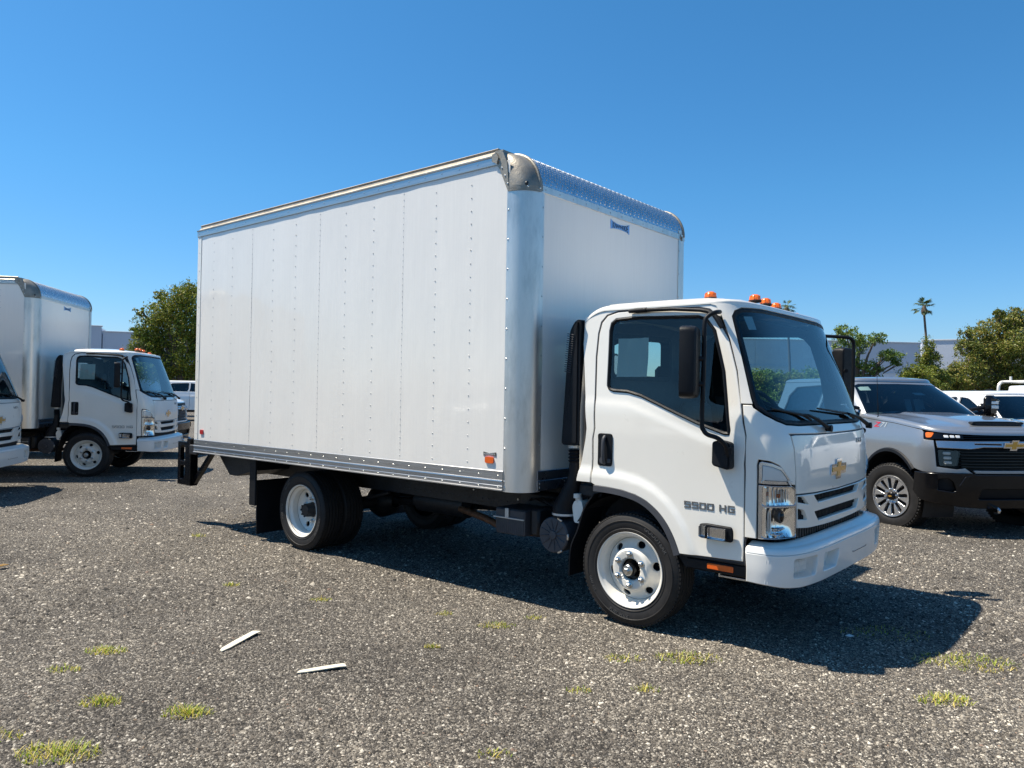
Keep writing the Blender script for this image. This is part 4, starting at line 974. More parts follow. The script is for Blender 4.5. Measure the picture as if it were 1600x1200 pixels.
        pin = [(x-.02, y-side*.02) for x, y in prof]; b_.add([(x, y, .872) for x, y in prof]+[(x, y, .872) for x, y in pin], [(i, i+1, len(prof)+i+1, len(prof)+i) for i in range(len(prof)-1)])
        po = obj('corner_post', b_, 'alu_z', root, ang=50)
        rv = MB(); zs_ = list(np.arange(1.2, 3.15, .228))+[.905, .950]
        rivet_row(rv, [(BX1-.180, Y+side*.0045, z) for z in zs_], (0, side, 0), .0085); rivet_row(rv, [(BX1+.0045, cy-side*.022, z+.03) for z in zs_], (1, 0, 0), .0085); obj('rivets', rv, 'bolt', po, smooth=False)
        # cast corner cap: quarter dome between post, nose and side
        b_ = MB(); Rz = .30; z0 = 3.175; rx = .215; ry = rad+.012
        def dome(th, ph):   # th round the corner 0 (side) .. 90 (front); ph 0 low .. 90 top
            sx_ = math.sin(th)**.85; cy_ = max(0.0, math.cos(th))**.85
            xs_ = BX1-.185-.10*math.sin(ph); xf_ = BX1-.285+.295*math.cos(ph); x = xs_+(xf_-xs_)*sx_
            y = Y-side*ry+side*(ry+.008)*cy_*max(0.0, math.cos(ph))**.30
            return (x, y, z0+.322*math.sin(ph))
        b_.grid(dome, list(np.linspace(0, math.pi/2, 15)), list(np.linspace(0, math.pi/2, 13)))
        # skirt band at the foot of the casting
        sk = [(x+(.006 if i > 1 else 0), y+side*.004) for i, (x, y) in enumerate(prof[1:-2])]; b_.grid(lambda i, z: (sk[int(i)][0], sk[int(i)][1], z), list(range(len(sk))), [z0-.012, z0+.028])
        # side wing running back along the side panel
        wing = [(-1.112, 3.478), (-1.095, 3.40), (-1.055, 3.35), (-.968, 3.165), (-.955, 3.165), (-.985, 3.40), (-1.03, 3.490)]
        b_.prism(wing, Y-side*.03, Y+side*.010, lambda u, w, h: (u, h, w))
        b_.prism([(-1.125, 3.415), (-1.125, 3.472), (-1.085, 3.480), (-1.06, 3.44), (-1.075, 3.39)], Y, Y+side*.024, lambda u, w, h: (u, h, w))
        # flat top tongue running back over the roof rail
        b_.prism([(-1.12, Y-side*.004), (-1.04, Y-side*.01), (-1.04, Y-side*.16), (-1.12, Y-side*.10)], 3.468, 3.505, lambda u, w, h: (u, w, h))
        cp = obj('corner_casting', b_, 'bronze_cast', root, ang=45)
        q_ = dome(R(50), R(8)); b_ = MB(); b_.lathe([(.0003, .004), (.013, .004), (.017, .001), (.019, -.01)], 14, (q_[0]-.003, q_[1]+side*.003, 3.215), 'x'); obj('lamp_hole', b_, 'chassis', cp)
        rv = MB(); rivet_row(rv, [(dome(R(a_), 0)[0]+.007*math.sin(R(a_)), dome(R(a_), 0)[1]+side*.007*math.cos(R(a_)), 3.190) for a_ in (48, 80)], (.7, side*.7, 0), .008); rivet_row(rv, [(-1.065, Y+side*.011, 3.415), (-1.03, Y+side*.011, 3.355), (-.998, Y+side*.011, 3.29), (-.972, Y+side*.011, 3.225)], (0, side, 0), .0085); obj('rivets', rv, 'bolt', cp, smooth=False)
    # front wall
    b_ = MB(); ya, yb_ = HB0+.19, HB1-.06; b_.span(BX1-.03, BX1, ya-.02, yb_+.02, 1.03, 3.19, 0); fw_ = obj('front_wall', b_, 'front_skin', root, smooth=False)
    b_ = MB(); b_.span(BX1-.03, BX1+.010, HB0+.165, HB1-.02, .962, 1.032, .003); b_.span(BX1-.03, BX1+.014, HB0+.165, HB1-.02, .880, .958, .003); fr = obj('front_rail', b_, 'front_rail', root, smooth=False)
    rv = MB(); rivet_row(rv, [(BX1+.0145, y, z) for y in np.arange(-1.03, 1.25, .32) for z in (.935, .905)], (1, 0, 0), .008); obj('rivets', rv, 'bolt', fr, smooth=False)
    b_ = MB(); b_.span(BX1-.01, BX1+.005, HB1-.095, HB1-.045, 1.03, 3.2, .002); obj('edge_trim', b_, 'alu_z', root, smooth=False)
    b_ = MB(); b_.span(BX1-.01, BX1+.006, ya-.03, yb_+.03, 3.165, 3.222, .003); nr = obj('nose_rail', b_, 'alu_z', root, smooth=False)
    rv = MB(); rivet_row(rv, [(BX1+.0065, y, 3.192) for y in np.arange(ya+.03, yb_, .182)], (1, 0, 0), .0085); obj('rivets', rv, 'bolt', nr, smooth=False)
    # tread-plate nose
    b_ = MB(); rr = .285; cz = 3.495-rr; cx = BX1-rr+.002; nose = [(cx+rr*math.cos(t), cz+rr*math.sin(t)) for t in np.linspace(0, math.pi/2, 20)]
    nose = [(BX1+.002, 3.20)]+nose+[(-1.12, 3.497)]
    y0, y1 = HB0+.15, HB1-.05
    b_.grid(lambda i, y: (nose[int(i)][0], y, nose[int(i)][1]), list(range(len(nose))), list(np.linspace(y0, y1, 24)))
    ns = obj('nose_plate', b_, 'alu_plate', root, ang=60)
    lz = MB(); arcn = 15
    for i in range(arcn):
        t = .04+i*(math.pi/2-.05)/arcn
        for j in range(66):
            y = y0+.02+(y1-y0-.04)*(j+.5*(i % 2))/66; k = 1 if (i+j) % 2 else -1
            a = Vector((math.cos(t), 0, math.sin(t))); tt = Vector((-math.sin(t), 0, math.cos(t))); c_ = Vector((cx, y, cz))+a*rr
            u = (tt*.92+Vector((0, .38*k, 0))).normalized(); w = a.cross(u)
            lz.add([c_+u*.0125, c_+w*.0052, c_-u*.0125, c_-w*.0052, c_+a*.0055], [(0, 1, 4), (1, 2, 4), (2, 3, 4), (3, 0, 4)])
    o = obj('plate_lozenges', lz, 'bolt', root, smooth=False); o['kind'] = 'stuff'
    # arched trim closing the nose at each end
    for side, y in ((-1, y0), (1, y1)):
        b_ = MB(); b_.tube([(x, y, z) for x, z in nose], .014, 8); obj('nose_trim', b_, 'bronze_cast', root)
    # badge on the front wall
    by0, by1 = -.075, .225; q_ = [(by0, 3.143), (by0+.04, 3.122), ((by0+by1)/2, 3.112), (by1-.04, 3.122), (by1, 3.140), (by1, 3.055), (by1-.04, 3.068), ((by0+by1)/2, 3.074), (by0+.04, 3.068), (by0, 3.058)]
    q_ = [(y, z-.0) for y, z in q_]
    b_ = MB(); b_.prism(q_, BX1, BX1+.006, lambda u, w, h: (h, u, w)); bd = obj('maker_badge', b_, 'badge_blue', root, smooth=False)
    V, F = text_mesh('KNAPHEIDE', .06, .0006, bold=0); x0_, x1_ = min(v_[0] for v_ in V), max(v_[0] for v_ in V); P_ = []
    for x, z, h in V:
        u = (x-(x0_+x1_)/2)/(x1_-x0_); P_.append((BX1+.0075+h, (by0+by1)/2+u*.25, 3.094+z*(.85+1.1*(abs(u)*2)**2)*.80))
    b_ = MB(); b_.add(P_, F); obj('badge_lettering', b_, 'badge_dark', bd, smooth=False)
    # roof, floor, rear frame and door
    b_ = MB(); b_.span(BX0, -1.05, HB0+.02, HB1-.02, 3.47, 3.492, .004)
    for k in range(12): b_.span(-1.2-.4*k-.02, -1.2-.4*k+.02, HB0+.05, HB1-.05, 3.492, 3.497, .002)
    obj('box_roof', b_, 'alu_z', root, smooth=False)
    b_ = MB(); b_.span(BX0, BXS-.02, HB0+.01, HB1-.01, .955, .99, 0); b_.span(BXS-.02, BX1-.03, HB0+.16, HB1-.12, .955, .99, 0)
    for k in range(12): b_.span(BX0+.2+.4*k, BX0+.26+.4*k, HB0+.02, HB1-.02, .885, .955, 0)
    b_.span(BX0, BX1-.1, -.50, -.38, .80, .955, 0); b_.span(BX0, BX1-.1, .38, .50, .80, .955, 0); obj('box_floor', b_, 'chassis', root, smooth=False)
    b_ = MB(); b_.span(BX0-.03, BX0, HB0, HB0+.12, .88, 3.46, .005); b_.span(BX0-.03, BX0, HB1-.12, HB1, .88, 3.46, .005); b_.span(BX0-.03, BX0, HB0+.12, HB1-.12, 3.2, 3.46, .005); obj('rear_frame', b_, 'paint_white', root, smooth=False)
    for k in range(8): b_ = MB(); b_.span(BX0-.012, BX0+.01, HB0+.12, HB1-.12, .99+k*.276, .99+(k+1)*.276-.006, .004); obj('door_slat', b_, 'paint_white', root, smooth=False)

def chassis_parts(root):
    b_ = MB()
    for y in (-.43, .43):
        b_.span(-5.55, .95, y-.035, y+.035, .60, .615, 0); b_.span(-5.55, .95, y-.035, y+.035, .795, .81, 0); b_.span(-5.55, .95, y-.006+math.copysign(.029, y), y+.006+math.copysign(.029, y), .615, .795, 0)
    for x in (-5.4, -4.6, -3.9, -3.0, -2.1, -1.2, -.3, .5): b_.span(x-.04, x+.04, -.42, .42, .62, .78, .01)
    # holes punched in the web read as small studs
    fr = obj('chassis_frame', b_, 'chassis', root, smooth=False)
    rv = MB(); rivet_row(rv, [(x, -.4655, z) for x in np.arange(-3.0, -.6, .075) for z in (.66, .75)], (0, -1, 0), .008); obj('frame_bolts', rv, 'grey_plastic', fr, smooth=False)
    rv = MB()
    for x, z in ((-1.95, .735), (-1.6, .76), (-1.42, .70), (-1.30, .765), (-1.18, .74), (-1.05, .77), (-1.13, .715), (-.92, .76)): rivet_row(rv, [(x, -.50, z)], (0, -1, 0), .012)
    for x, z in ((-2.3, .80), (-2.05, .795)): rv.span(x, x+.035, -.47, -.466, z-.012, z, 0)
    obj('bolt_heads', rv, 'bolt', fr, smooth=False)
    # axles, differential, springs, drive shaft
    b_ = MB(); b_.tube([(-3.79, -.86, .40), (-3.79, .86, .40)], .07, 14); b_.lathe([(.06, -.20), (.15, -.12), (.19, 0), (.15, .12), (.06, .2)], 20, (-3.79, 0, .40), 'x'); b_.tube([(-3.6, 0, .42), (-.8, 0, .60)], .045, 10); obj('rear_axle', b_, 'chassis', root)
    b_ = MB(); b_.tube([(0, -.80, .38), (0, -.55, .33), (0, .55, .33), (0, .80, .38)], .045, 10); obj('front_axle', b_, 'chassis', root)
    for x0, x1, yy in ((-4.45, -3.1, -.52), (-4.45, -3.1, .52), (-.65, .7, -.50), (-.65, .7, .50)):
        b_ = MB()
        for k in range(4):
            h = .03*k; xa, xb = x0+.12*k, x1-.12*k; b_.tube([(xa, yy, .60-h), ((xa*3+xb)/4, yy, .51-h*.8), ((xa+xb)/2, yy, .47-h*.6), ((xa+xb*3)/4, yy, .51-h*.8), (xb, yy, .60-h)], .018, 6)
        obj('leaf_spring', b_, 'chassis', root)
    b_ = MB(); b_.tube(bez([(-.55, -.30, .45), (-1.0, -.55, .455), (-1.4, -.66, .47), (-1.75, -.55, .50), (-2.3, -.30, .50)], 6), .032, 10); obj('exhaust_pipe', b_, 'exhaust', root); b_ = MB(); b_.lathe([(.03, 0), (.12, .04), (.12, .72), (.03, .76)], 20, (-3.0, -.20, .52), 'x'); obj('muffler', b_, 'chassis', root)
    b_ = MB(); b_.span(-2.85, -1.6, .50, .95, .42, .76, .05); obj('fuel_tank', b_, 'chassis', root)
    b_ = MB(); b_.span(-.42, .75, -.40, .40, .42, .96, .05); b_.span(-.5, -.3, -.9, .9, .86, .95, .01); obj('engine', b_, 'chassis', root, smooth=False)
    # battery box with strap
    b_ = MB(); b_.span(-1.27, -.965, -.97, -.66, .495, .70, .012)
    for i in range(14): b_.span(-1.255+i*.021, -1.248+i*.021, -.974, -.968, .505, .61, 0)
    bb = obj('battery_box', b_, 'grey_plastic', root, smooth=False)
    b_ = MB(); b_.span(-1.28, -.962, -.985, -.972, .622, .632, .002); b_.span(-1.155, -1.120, -.985, -.972, .632, .705, .002); obj('battery_strap', b_, 'silver_trim', bb, smooth=False)
    b_ = MB(); b_.span(-1.30, -.90, -.64, -.48, .52, .80, .02); b_.span(-.95, -.86, -.92, -.60, .50, .72, .02)
    for k in range(5): b_.tube(bez([(-1.2+.1*k, -.62, .72), (-1.1+.1*k, -.70, .76+.01*k), (-.95+.06*k, -.74, .74), (-.82, -.68, .66)], 4), .008, 6)
    obj('brake_valves', b_, 'chassis', root)
    # round air cleaner with ribbed cover
    ac = (-.672, -.985, .552)
    b_ = MB(); b_.lathe([(.132, .34), (.136, .03), (.136, .012), (.128, .002), (.118, 0.0), (.05, .010), (.034, .006), (.030, -.004), (.0003, -.006)], 40, ac)
    for k in range(12):
        t = R(30*k+8); b_.tube([(ac[0]+.035*math.cos(t), ac[1]+.006, ac[2]+.035*math.sin(t)), (ac[0]+.118*math.cos(t), ac[1]+.000, ac[2]+.118*math.sin(t))], .0045, 5)
    a0 = obj('air_cleaner', b_, 'grey_plastic', root, ang=30)
    b_ = MB()
    for t in (R(65), R(-62), R(0)):
        b_ = MB(); b_.box((ac[0]+.135*math.cos(t), ac[1]+.012, ac[2]+.135*math.sin(t)), (.016, .02, .045), .003, Matrix.Rotation(-t, 3, 'Y')); obj('clip', b_, 'bolt', a0)
    pass
    # intake snorkel behind the cab
    b_ = MB(); pts = [(-.625, -.90, .69), (-.628, -.90, .75), (-.59, -.90, .84), (-.545, -.90, .95), (-.53, -.905, 1.08), (-.53, -.91, 1.20)]
    P_ = bez(pts, 5); b_.tube(P_, [float(np.interp(i, [0, 5, 12, 18, 25], [.095, .09, .07, .048, .042])) for i in range(len(P_))], 16)
    for z in (1.12, 1.145, 1.17, 1.195): b_.lathe([(.042, -.01), (.054, 0), (.042, .01)], 16, (-.53, -.91, z), 'z')
    sn = obj('intake_hose', b_, 'black_plastic', root)
    b_ = MB(); b_.lathe([(.098, -.008), (.098, .008)], 24, (-.625, -.90, .712), 'z'); obj('hose_clamp', b_, 'silver_trim', sn); b_ = MB(); b_.lathe([(.052, -.012), (.052, .012)], 18, (-.53, -.91, 1.232), 'z'); obj('hose_clamp', b_, 'silver_trim', sn)
    b_ = MB(); outl = rounded([(-.612, 1.24), (-.575, 1.80), (-.545, 2.10), (-.50, 2.17), (-.452, 2.185), (-.452, 1.24)], .03, 3); b_.prism(outl, -.975, -.78, lambda u, w, h: (u, h, w)); b_.prism(offset(outl, .02), -.985, -.975, lambda u, w, h: (u, h, w)); it = obj('intake_duct', b_, 'black_plastic', root, ang=30)
    b_ = MB()
    for k in range(18):
        z = 1.79+k*.0165; x = float(np.interp(z, [1.8, 2.1], [-.575, -.545])); b_.box((x+.018, -.95, z), (.06, .085, .0045), .001, Matrix.Rotation(R(12), 3, 'Y'))
    obj('intake_louvre', b_, 'grey_plastic', it, smooth=False)
    # washer bottle
    b_ = MB(); b_.prism(rounded([(-.515, .66), (-.535, .78), (-.515, .825), (-.45, .83), (-.435, .76), (-.45, .66)], .02, 3), -.93, -.78, lambda u, w, h: (u, h, w)); wb_ = obj('washer_bottle', b_, 'paint_white', root)
    b_ = MB(); b_.tube([(-.487, -.905, .815), (-.495, -.915, .868)], .026, 14); b_.lathe([(.0003, .012), (.03, .01), (.031, -.022), (.028, -.024)], 16, (-.497, -.917, .868), 'z'); obj('filler_cap', b_, 'wheel_white', wb_)
    # rear mud flaps with bracket
    for sd in (-1, 1):
        b_ = MB(); b_.span(-4.56, -4.548, sd*.62, sd*1.12, .07, .62, 0); b_.span(-4.60, -4.56, sd*.55, sd*1.17, .60, .64, .005); b_.span(-4.62, -4.50, sd*1.150, sd*1.175, .38, .87, .006); fl_ = obj('rear_mud_flap', b_, 'black_plastic', root, smooth=False)
        b_ = MB(); b_.tube([(-4.60, sd*1.15, .36), (-4.50, sd*1.155, .36), (-4.50, sd*1.155, .23), (-4.60, sd*1.15, .23)], .006, 6); obj('flap_rod', b_, 'grey_plastic', fl_)
        # lift gate frame: upright with two openings and brace
        b_ = MB(); outl = [(-6.30, .455), (-6.30, .975), (-6.03, .975), (-6.03, .455)]
        h1 = rounded([(-6.235, .740), (-6.235, .90), (-6.20, .93), (-6.135, .93), (-6.12, .90), (-6.12, .740)], .02, 3); h2 = rounded([(-6.235, .52), (-6.235, .69), (-6.12, .69), (-6.12, .60), (-6.15, .52)], .02, 3)
        panel(b_, [outl, h1, h2], lambda u, w, d: (u, sd*(1.14-d), w), depth=.05, gs=(.08, .08), edge=.004)
        b_.span(-6.06, -5.97, sd*1.05, sd*1.15, .455, 1.02, .006); b_.prism([(-5.62, .87), (-5.55, .87), (-5.99, .455), (-6.03, .50)], sd*1.05, sd*1.10, lambda u, w, h: (u, h, w)); obj('liftgate_post', b_, 'black_gloss', root, smooth=False)
    b_ = MB(); b_.span(-6.05, -5.99, -1.1, 1.1, .90, .97, .01); b_.span(-5.93, -5.76, HB0+.03, HB1-.03, .84, .955, .01)
    b_.prism([(-5.7, .87), (-4.95, .87), (-4.95, .70), (-5.25, .62), (-5.42, .62)], -.95, .95, lambda u, w, h: (u, h, w)); obj('liftgate_beam', b_, 'chassis', root, smooth=False)
    # wheel guard bars behind the near duals
    b_ = MB(); b_.span(-5.95, -5.4, -.40, .40, .70, .80, .01); obj('rear_crossmember', b_, 'chassis', root, smooth=False)

truck = thing('box_truck', 'large white box truck parked side-on in the middle, nearest the camera', 'truck', (0, 0, 0), 0, 'white box trucks parked on the gravel lot')
cab_parts(truck); box_body(truck); chassis_parts(truck)
fwl = build_front_wheel(truck, 0, -.985, side=-1); build_front_wheel(truck, 0, .985, side=1)
build_rear_wheel(truck, -3.79, -1.084, side=-1); build_rear_wheel(truck, -3.79, 1.084, side=1)
t2 = dup_tree(truck); t2.location = (-12.54, .524, 0); t2.rotation_euler = (0, 0, R(49.2)); t2['label'] = 'white box truck at left with its whole cab and front wheel in view'
t3 = dup_tree(truck); t3.location = (-11.033, -2.731, -.03); t3.rotation_euler = (0, 0, R(52))
for tt in (t2, t3):
    for ch in list(tt.children):
        if ch.name.split('.')[0] in ('mirror_arm', 'mirror_head') and sum(v.co.y for v in ch.data.vertices) > 0:
            for g_ in list(ch.children): bpy.data.objects.remove(g_)
            bpy.data.objects.remove(ch)
t3['label'] = 'white box truck cut off by the left edge, only windscreen and bumper showing'

# ================================================================== PICKUP
LB = Shell([(.3, .84), (.6, .90), (.82, .905), (1.1, .885), (1.3, .83), (1.5, .78)], [(.3, .97), (.55, 1.0), (.9, 1.005), (1.12, 1.0), (1.22, .985), (1.32, .955), (1.45, .93)], .46, 2.8)
GH = Shell([(1.38, -.44), (1.45, -.50), (1.60, -.72), (1.80, -1.06), (1.93, -1.29), (2.0, -1.40)], [(1.38, .92), (1.45, .915), (1.93, .745), (2.0, .73)], .50, 3.4)
PB = Shell([(.3, .90), (.42, .93), (.6, .965), (.8, .965), (.9, .95)], [(.3, .99), (.45, 1.02), (.8, 1.025), (.9, 1.02)], .45, 3.0)
PXB = -5.30
def pz(x): return float(np.interp(x, [-5.4, -3.3, -.75, 0, .5, .85], [1.43, 1.43, 1.415, 1.365, 1.31, 1.25]))
def pickup_tyre():
    mb = MB(); Rt, rim, w = .425, .268, .285; h = Rt-rim
    side = [(rim-.01, .03), (rim, .012), (rim+.15*h, .0), (rim+.3*h, -.006), (rim+.55*h, -.009), (rim+.75*h, -.004), (rim+.8*h, -.004), (rim+.9*h, .010), (Rt-.008, .028)]
    tread = []; y = .032; rw = (w-.064-.012*3)/4
    for k in range(4):
        tread += [(Rt, y), (Rt, y+rw)]; y += rw
        if k < 3: tread += [(Rt-.016, y+.002), (Rt-.016, y+.010)]; y += .012
    mb.lathe(side+tread+[(r_, w-y_) for r_, y_ in reversed(side)], 64)
    for k in range(60):
        a = 2*math.pi*k/60
        for yy in (.016, w-.016): mb.box((math.cos(a)*(Rt-.022), yy-.004*(1 if yy < .1 else -1), math.sin(a)*(Rt-.022)), (.040, .022, .022), .003, Matrix.Rotation(-a, 3, 'Y'))
        for j, yy in enumerate((.07, .125, .165, .215)): mb.box((math.cos(a+.03*(j % 2))*(Rt+.001), yy, math.sin(a+.03*(j % 2))*(Rt+.001)), (.006, rw*.7, .024), 0, Matrix.Rotation(-a-.03*(j % 2), 3, 'Y'))
    return mb
def pickup_wheel(root, x, y, side, steer=0):
    w = bpy.data.objects.new('wheel', None); col.objects.link(w); w.parent = root; w.location = (x, y, .42); w.rotation_euler = (0, 0, (0 if side < 0 else math.pi)+steer)
    if 'p' not in _wheel:
        d = {}; d['t'] = obj('tyre', pickup_tyre(), 'rubber', w)
        prof = lambda r_: float(np.interp(r_, [0, .06, .085, .13, .245], [.03, .026, .020, .012, .006]))
        out = [(.247*math.cos(t), .247*math.sin(t)) for t in np.linspace(0, 2*math.pi, 73)[:-1]]; holes = []
        for k in range(12):
            a = R(30*k+8); q = [(.105, -.050), (.228, -.075), (.234, -.02), (.234, .040), (.228, .062), (.105, .020)]
            q = [(r_*math.cos(a+t*(.13/r_)), r_*math.sin(a+t*(.13/r_))) for r_, t in [(.100, -.15), (.228, -.195), (.238, 0), (.228, .185), (.100, .15)]]
            holes.append(rounded(q, .010, 2))
        m_ = MB(); panel(m_, [out]+holes, lambda u, w_, dd=0: (u, prof(math.hypot(u, w_))+dd, w_), depth=.05, gs=(.02, .02), edge=.002, already=True)
        m_.lathe([(.247, .006), (.252, -.004), (.264, -.006), (.268, .0), (.266, .012)], 64); d['r'] = obj('rim', m_, 'rim_machined', w, ang=30)
        d['d'] = obj('rim_pocket', MB().lathe([(.255, .03), (.235, .075), (.10, .07), (.0005, .07)], 40), 'black_gloss', w)
        d['h'] = obj('hub_cap', MB().lathe([(.052, .03), (.050, -.004), (.042, -.012), (.0003, -.013)], 28), 'black_gloss', w)
        for k in range(8):
            a = R(45*k+10); m_ = MB(); m_.lathe([(.012, .03), (.012, -.006), (.007, -.010), (.0003, -.010)], 8, (.082*math.cos(a), 0, .082*math.sin(a))); d['l%d' % k] = obj('lug_nut', m_, 'chrome', w)
        m_ = MB(); P_ = [(x_*.03, z_*.03) for x_, z_ in BOWTIE]; m_.prism(P_, -.0135, -.016, lambda u, v_, h: (u, h, v_)); d['e'] = obj('emblem', m_, 'gold', w, smooth=False)
        _wheel['p'] = d
    else:
        for o in _wheel['p'].values(): inst(o, w)
    return w
M['rim_machined'] = plain('machined_alloy', (0.62, 0.63, 0.65), 0.24, 0.85, var=0.06)
def make_pickup(root, paint):
    S = LB
    def sX(pts, side): return [(S.sx(x, z, side), z) for x, z in pts]
    def zs(x): return pz(x)
    for side in (-1, 1):
        # fender with wheel arch
        arch = [(.60*math.cos(t), .43+.60*math.sin(t)) for t in np.linspace(R(-8), R(170), 22)]
        top = [(x, zs(x)) for x in (-.76, -.5, -.25, 0, .25)]
        nose = [(S.sx(.40, zs(.40), side), zs(.40)), (S.sx(.52, 1.305, side), 1.305), (S.sx(.55, 1.282, side), 1.282), (S.sx(.58, 1.20, side), 1.19)]
        poly = sX([(-.76, .53)]+top, side)+nose+[(S.sy(side*.90, 1.185), 1.185), (S.sy(side*.905, 1.05), 1.05), (S.sy(side*.90, .87), .87), (S.sy(side*.70, .845), .845), (S.sy(side*.62, .865), .865), (S.sy(side*.53, .80), .80), (S.sx(.60, .80, side), .80)]+sX([(x, z) for x, z in arch if z < .80 and x > 0][:0]+[(x, z) for x, z in arch if z > .30 and not (x > .3 and z < .79)], side)
        m_ = MB(); panel(m_, [poly], S.P, depth=.03, gs=(.035, .04), edge=.004, step=.03); obj('front_fender', m_, paint, root)
        # arch lip
        rows = []
        for t in np.linspace(R(40), R(176), 28):
            row = []
            for rr, dd in ((.62, .002), (.605, -.022), (.570, -.024), (.565, .06)):
                x, z = rr*math.cos(t), .43+rr*math.sin(t); row.append(S.P(S.sx(x, max(z, .42), side), max(z, .42), dd))
            rows.append(row)
        m_ = MB(); m_.add([p for r_ in rows for p in r_], [(i*4+j, (i+1)*4+j, (i+1)*4+j+1, i*4+j+1) for i in range(len(rows)-1) for j in range(3)]); obj('arch_flare', m_, 'black_plastic', root)
        m_ = MB(); m_.lathe([(.58, 0), (.58, .42), (.2, .42)], 24, (0, side*.95 if side < 0 else .53, .43), 'y', R(-20), R(200)); obj('wheel_housing', m_, 'chassis', root)
        # doors
        for (xa, xb) in ((-.77, -1.87), (-1.885, -3.02)):
            poly = [(xa, .55), (xa, zs(xa)), (xb, zs(xb)), (xb, .55)] if xa > -1 else [(xa, .55), (xa, zs(xa)), (xb, zs(xb)), (xb, 1.05), (xb+.12, .80), (xb+.15, .55)]
            m_ = MB(); panel(m_, [resample(sX(poly, side), .05)], S.P, depth=.03, gs=(.08, .06), edge=.004); dr = obj('door', m_, paint, root)
            m_ = MB(); xh = xb+.16; m_.tube([(xh-.08, side*1.0, 1.22), (xh-.07, side*1.03, 1.225), (xh+.07, side*1.03, 1.225), (xh+.08, side*1.0, 1.22)], .014, 8); obj('handle', m_, paint, dr)
        # rocker and rear quarter / bed side
        rarch = [(-4.04+.58*math.cos(t), .43+.58*math.sin(t)) for t in np.linspace(R(12), R(168), 18)]
        poly = [(-3.035, .55), (-3.035, 1.04), (-3.035, 1.43), (-3.32, 1.43), (PXB, 1.43), (PXB, .60), (-4.62, .58)]+[p for p in reversed(rarch)]+[(-3.46, .55)]
        m_ = MB(); panel(m_, [resample(sX(poly, side), .05)], S.P, depth=.03, gs=(.08, .06), edge=.004); obj('bed_side', m_, paint, root)
        m_ = MB(); m_.span(-3.40, -.62, side*.90, side*.985, .46, .545, .02); obj('rocker', m_, 'black_plastic', root)
        m_ = MB(); m_.lathe([(.57, 0), (.57, .40), (.2, .40)], 24, (-4.04, side*.96 if side < 0 else .56, .43), 'y', R(-20), R(200)); obj('wheel_housing', m_, 'chassis', root)
        m_ = MB(); m_.span(PXB, -3.36, side*.86, side*.99, 1.43, 1.46, .01); obj('bed_rail', m_, 'black_plastic', root)
        # headlamp strip with amber end
        st = [(S.sx(.555, 1.285, side), 1.285), (S.sx(.60, 1.283, side), 1.283), (S.sy(side*.60, 1.262), 1.262), (S.sy(side*.60, 1.205), 1.205), (S.sx(.585, 1.20, side), 1.20)]
        m_ = MB(); panel(m_, [st], S.P, depth=.03, gs=(.03, .03), edge=.004, step=.03, d0=.004); hl = obj('headlamp', m_, 'black_gloss', root)
        am = [(S.sx(.575, 1.278, side), 1.278), (S.sx(.655, 1.276, side), 1.276), (S.sx(.65, 1.215, side), 1.215), (S.sx(.60, 1.212, side), 1.212)]
        m_ = MB(); panel(m_, [rounded(am, .02, 3)], S.P, depth=.01, gs=(.02, .02), edge=.003, d0=-.004); obj('indicator', m_, 'amber', hl)
        for k in range(3):
            y0 = .64+k*.06; q = [(S.sy(side*y0, 1.25), 1.25), (S.sy(side*(y0+.045), 1.25), 1.25), (S.sy(side*(y0+.045), 1.22), 1.22), (S.sy(side*y0, 1.22), 1.22)]
            m_ = MB(); panel(m_, [rounded(q, .008, 2)], S.P, depth=.01, gs=(.02, .02), edge=.003, d0=-.003); obj('lamp_lens', m_, 'lamp_reflector', hl)
        # lower lamp
        q = rounded([(S.sy(side*.885, 1.075), 1.075), (S.sy(side*.66, 1.065), 1.065), (S.sy(side*.70, .885), .885), (S.sy(side*.875, .885), .885)], .02, 3)
        m_ = MB(); V, F = fill([resample(q, .03)], (.03, .03)); m_.add([S.P(u, w_, .045) for u, w_ in V], F); lo = obj('lower_lamp', m_, 'black_gloss', root)
        for k in range(3):
            z = 1.035-k*.055; m_ = MB(); qc = S.P(S.sy(side*(.80-.005*k), z), z, .03); m_.box(tuple(qc), (.03, .085, .036), .01, Matrix.Rotation(R(28)*(-side)*-1, 3, 'Z')); obj('lamp_lens', m_, 'lamp_reflector', lo)
        m_ = MB(); V, F = fill([resample(q, .03)], (.04, .04)); m_.add([S.P(u, w_, .002) for u, w_ in V], F); obj('lamp_cover', m_, 'lens', lo)
        # tow mirrors
        m_ = MB(); m_.tube([(-.86, side*.90, 1.46), (-.84, side*1.10, 1.50)], .03, 8); m_.tube([(-.86, side*.88, 1.54), (-.84, side*1.10, 1.58)], .025, 8); mi = obj('mirror_arm', m_, 'black_plastic', root)
        m_ = MB(); m_.box((-.83, side*1.17, 1.60), (.13, .21, .31), .05, Matrix.Rotation(R(8)*side, 3, 'Z')); obj('mirror_head', m_, 'black_gloss', mi)
        m_ = MB(); m_.box((-.762, side*1.19, 1.585), (.012, .12, .05), .006); m_.box((-.762, side*1.19, 1.645), (.012, .12, .04), .006); obj('mirror_lamp', m_, 'lamp_reflector', mi)
    # nose cavity, grille bars
    m_ = MB(); c_ = [(S.sy(-.92, 1.27), 1.27), (S.sy(.92, 1.27), 1.27), (S.sy(.92, .80), .80), (S.sy(-.92, .80), .80)]
    V, F = fill([resample(c_, .05)], (.05, .05)); m_.add([S.P(u, w_, .075) for u, w_ in V], F); nc = obj('grille', m_, 'black_plastic', root)
    for z in (1.235, 1.21): pass
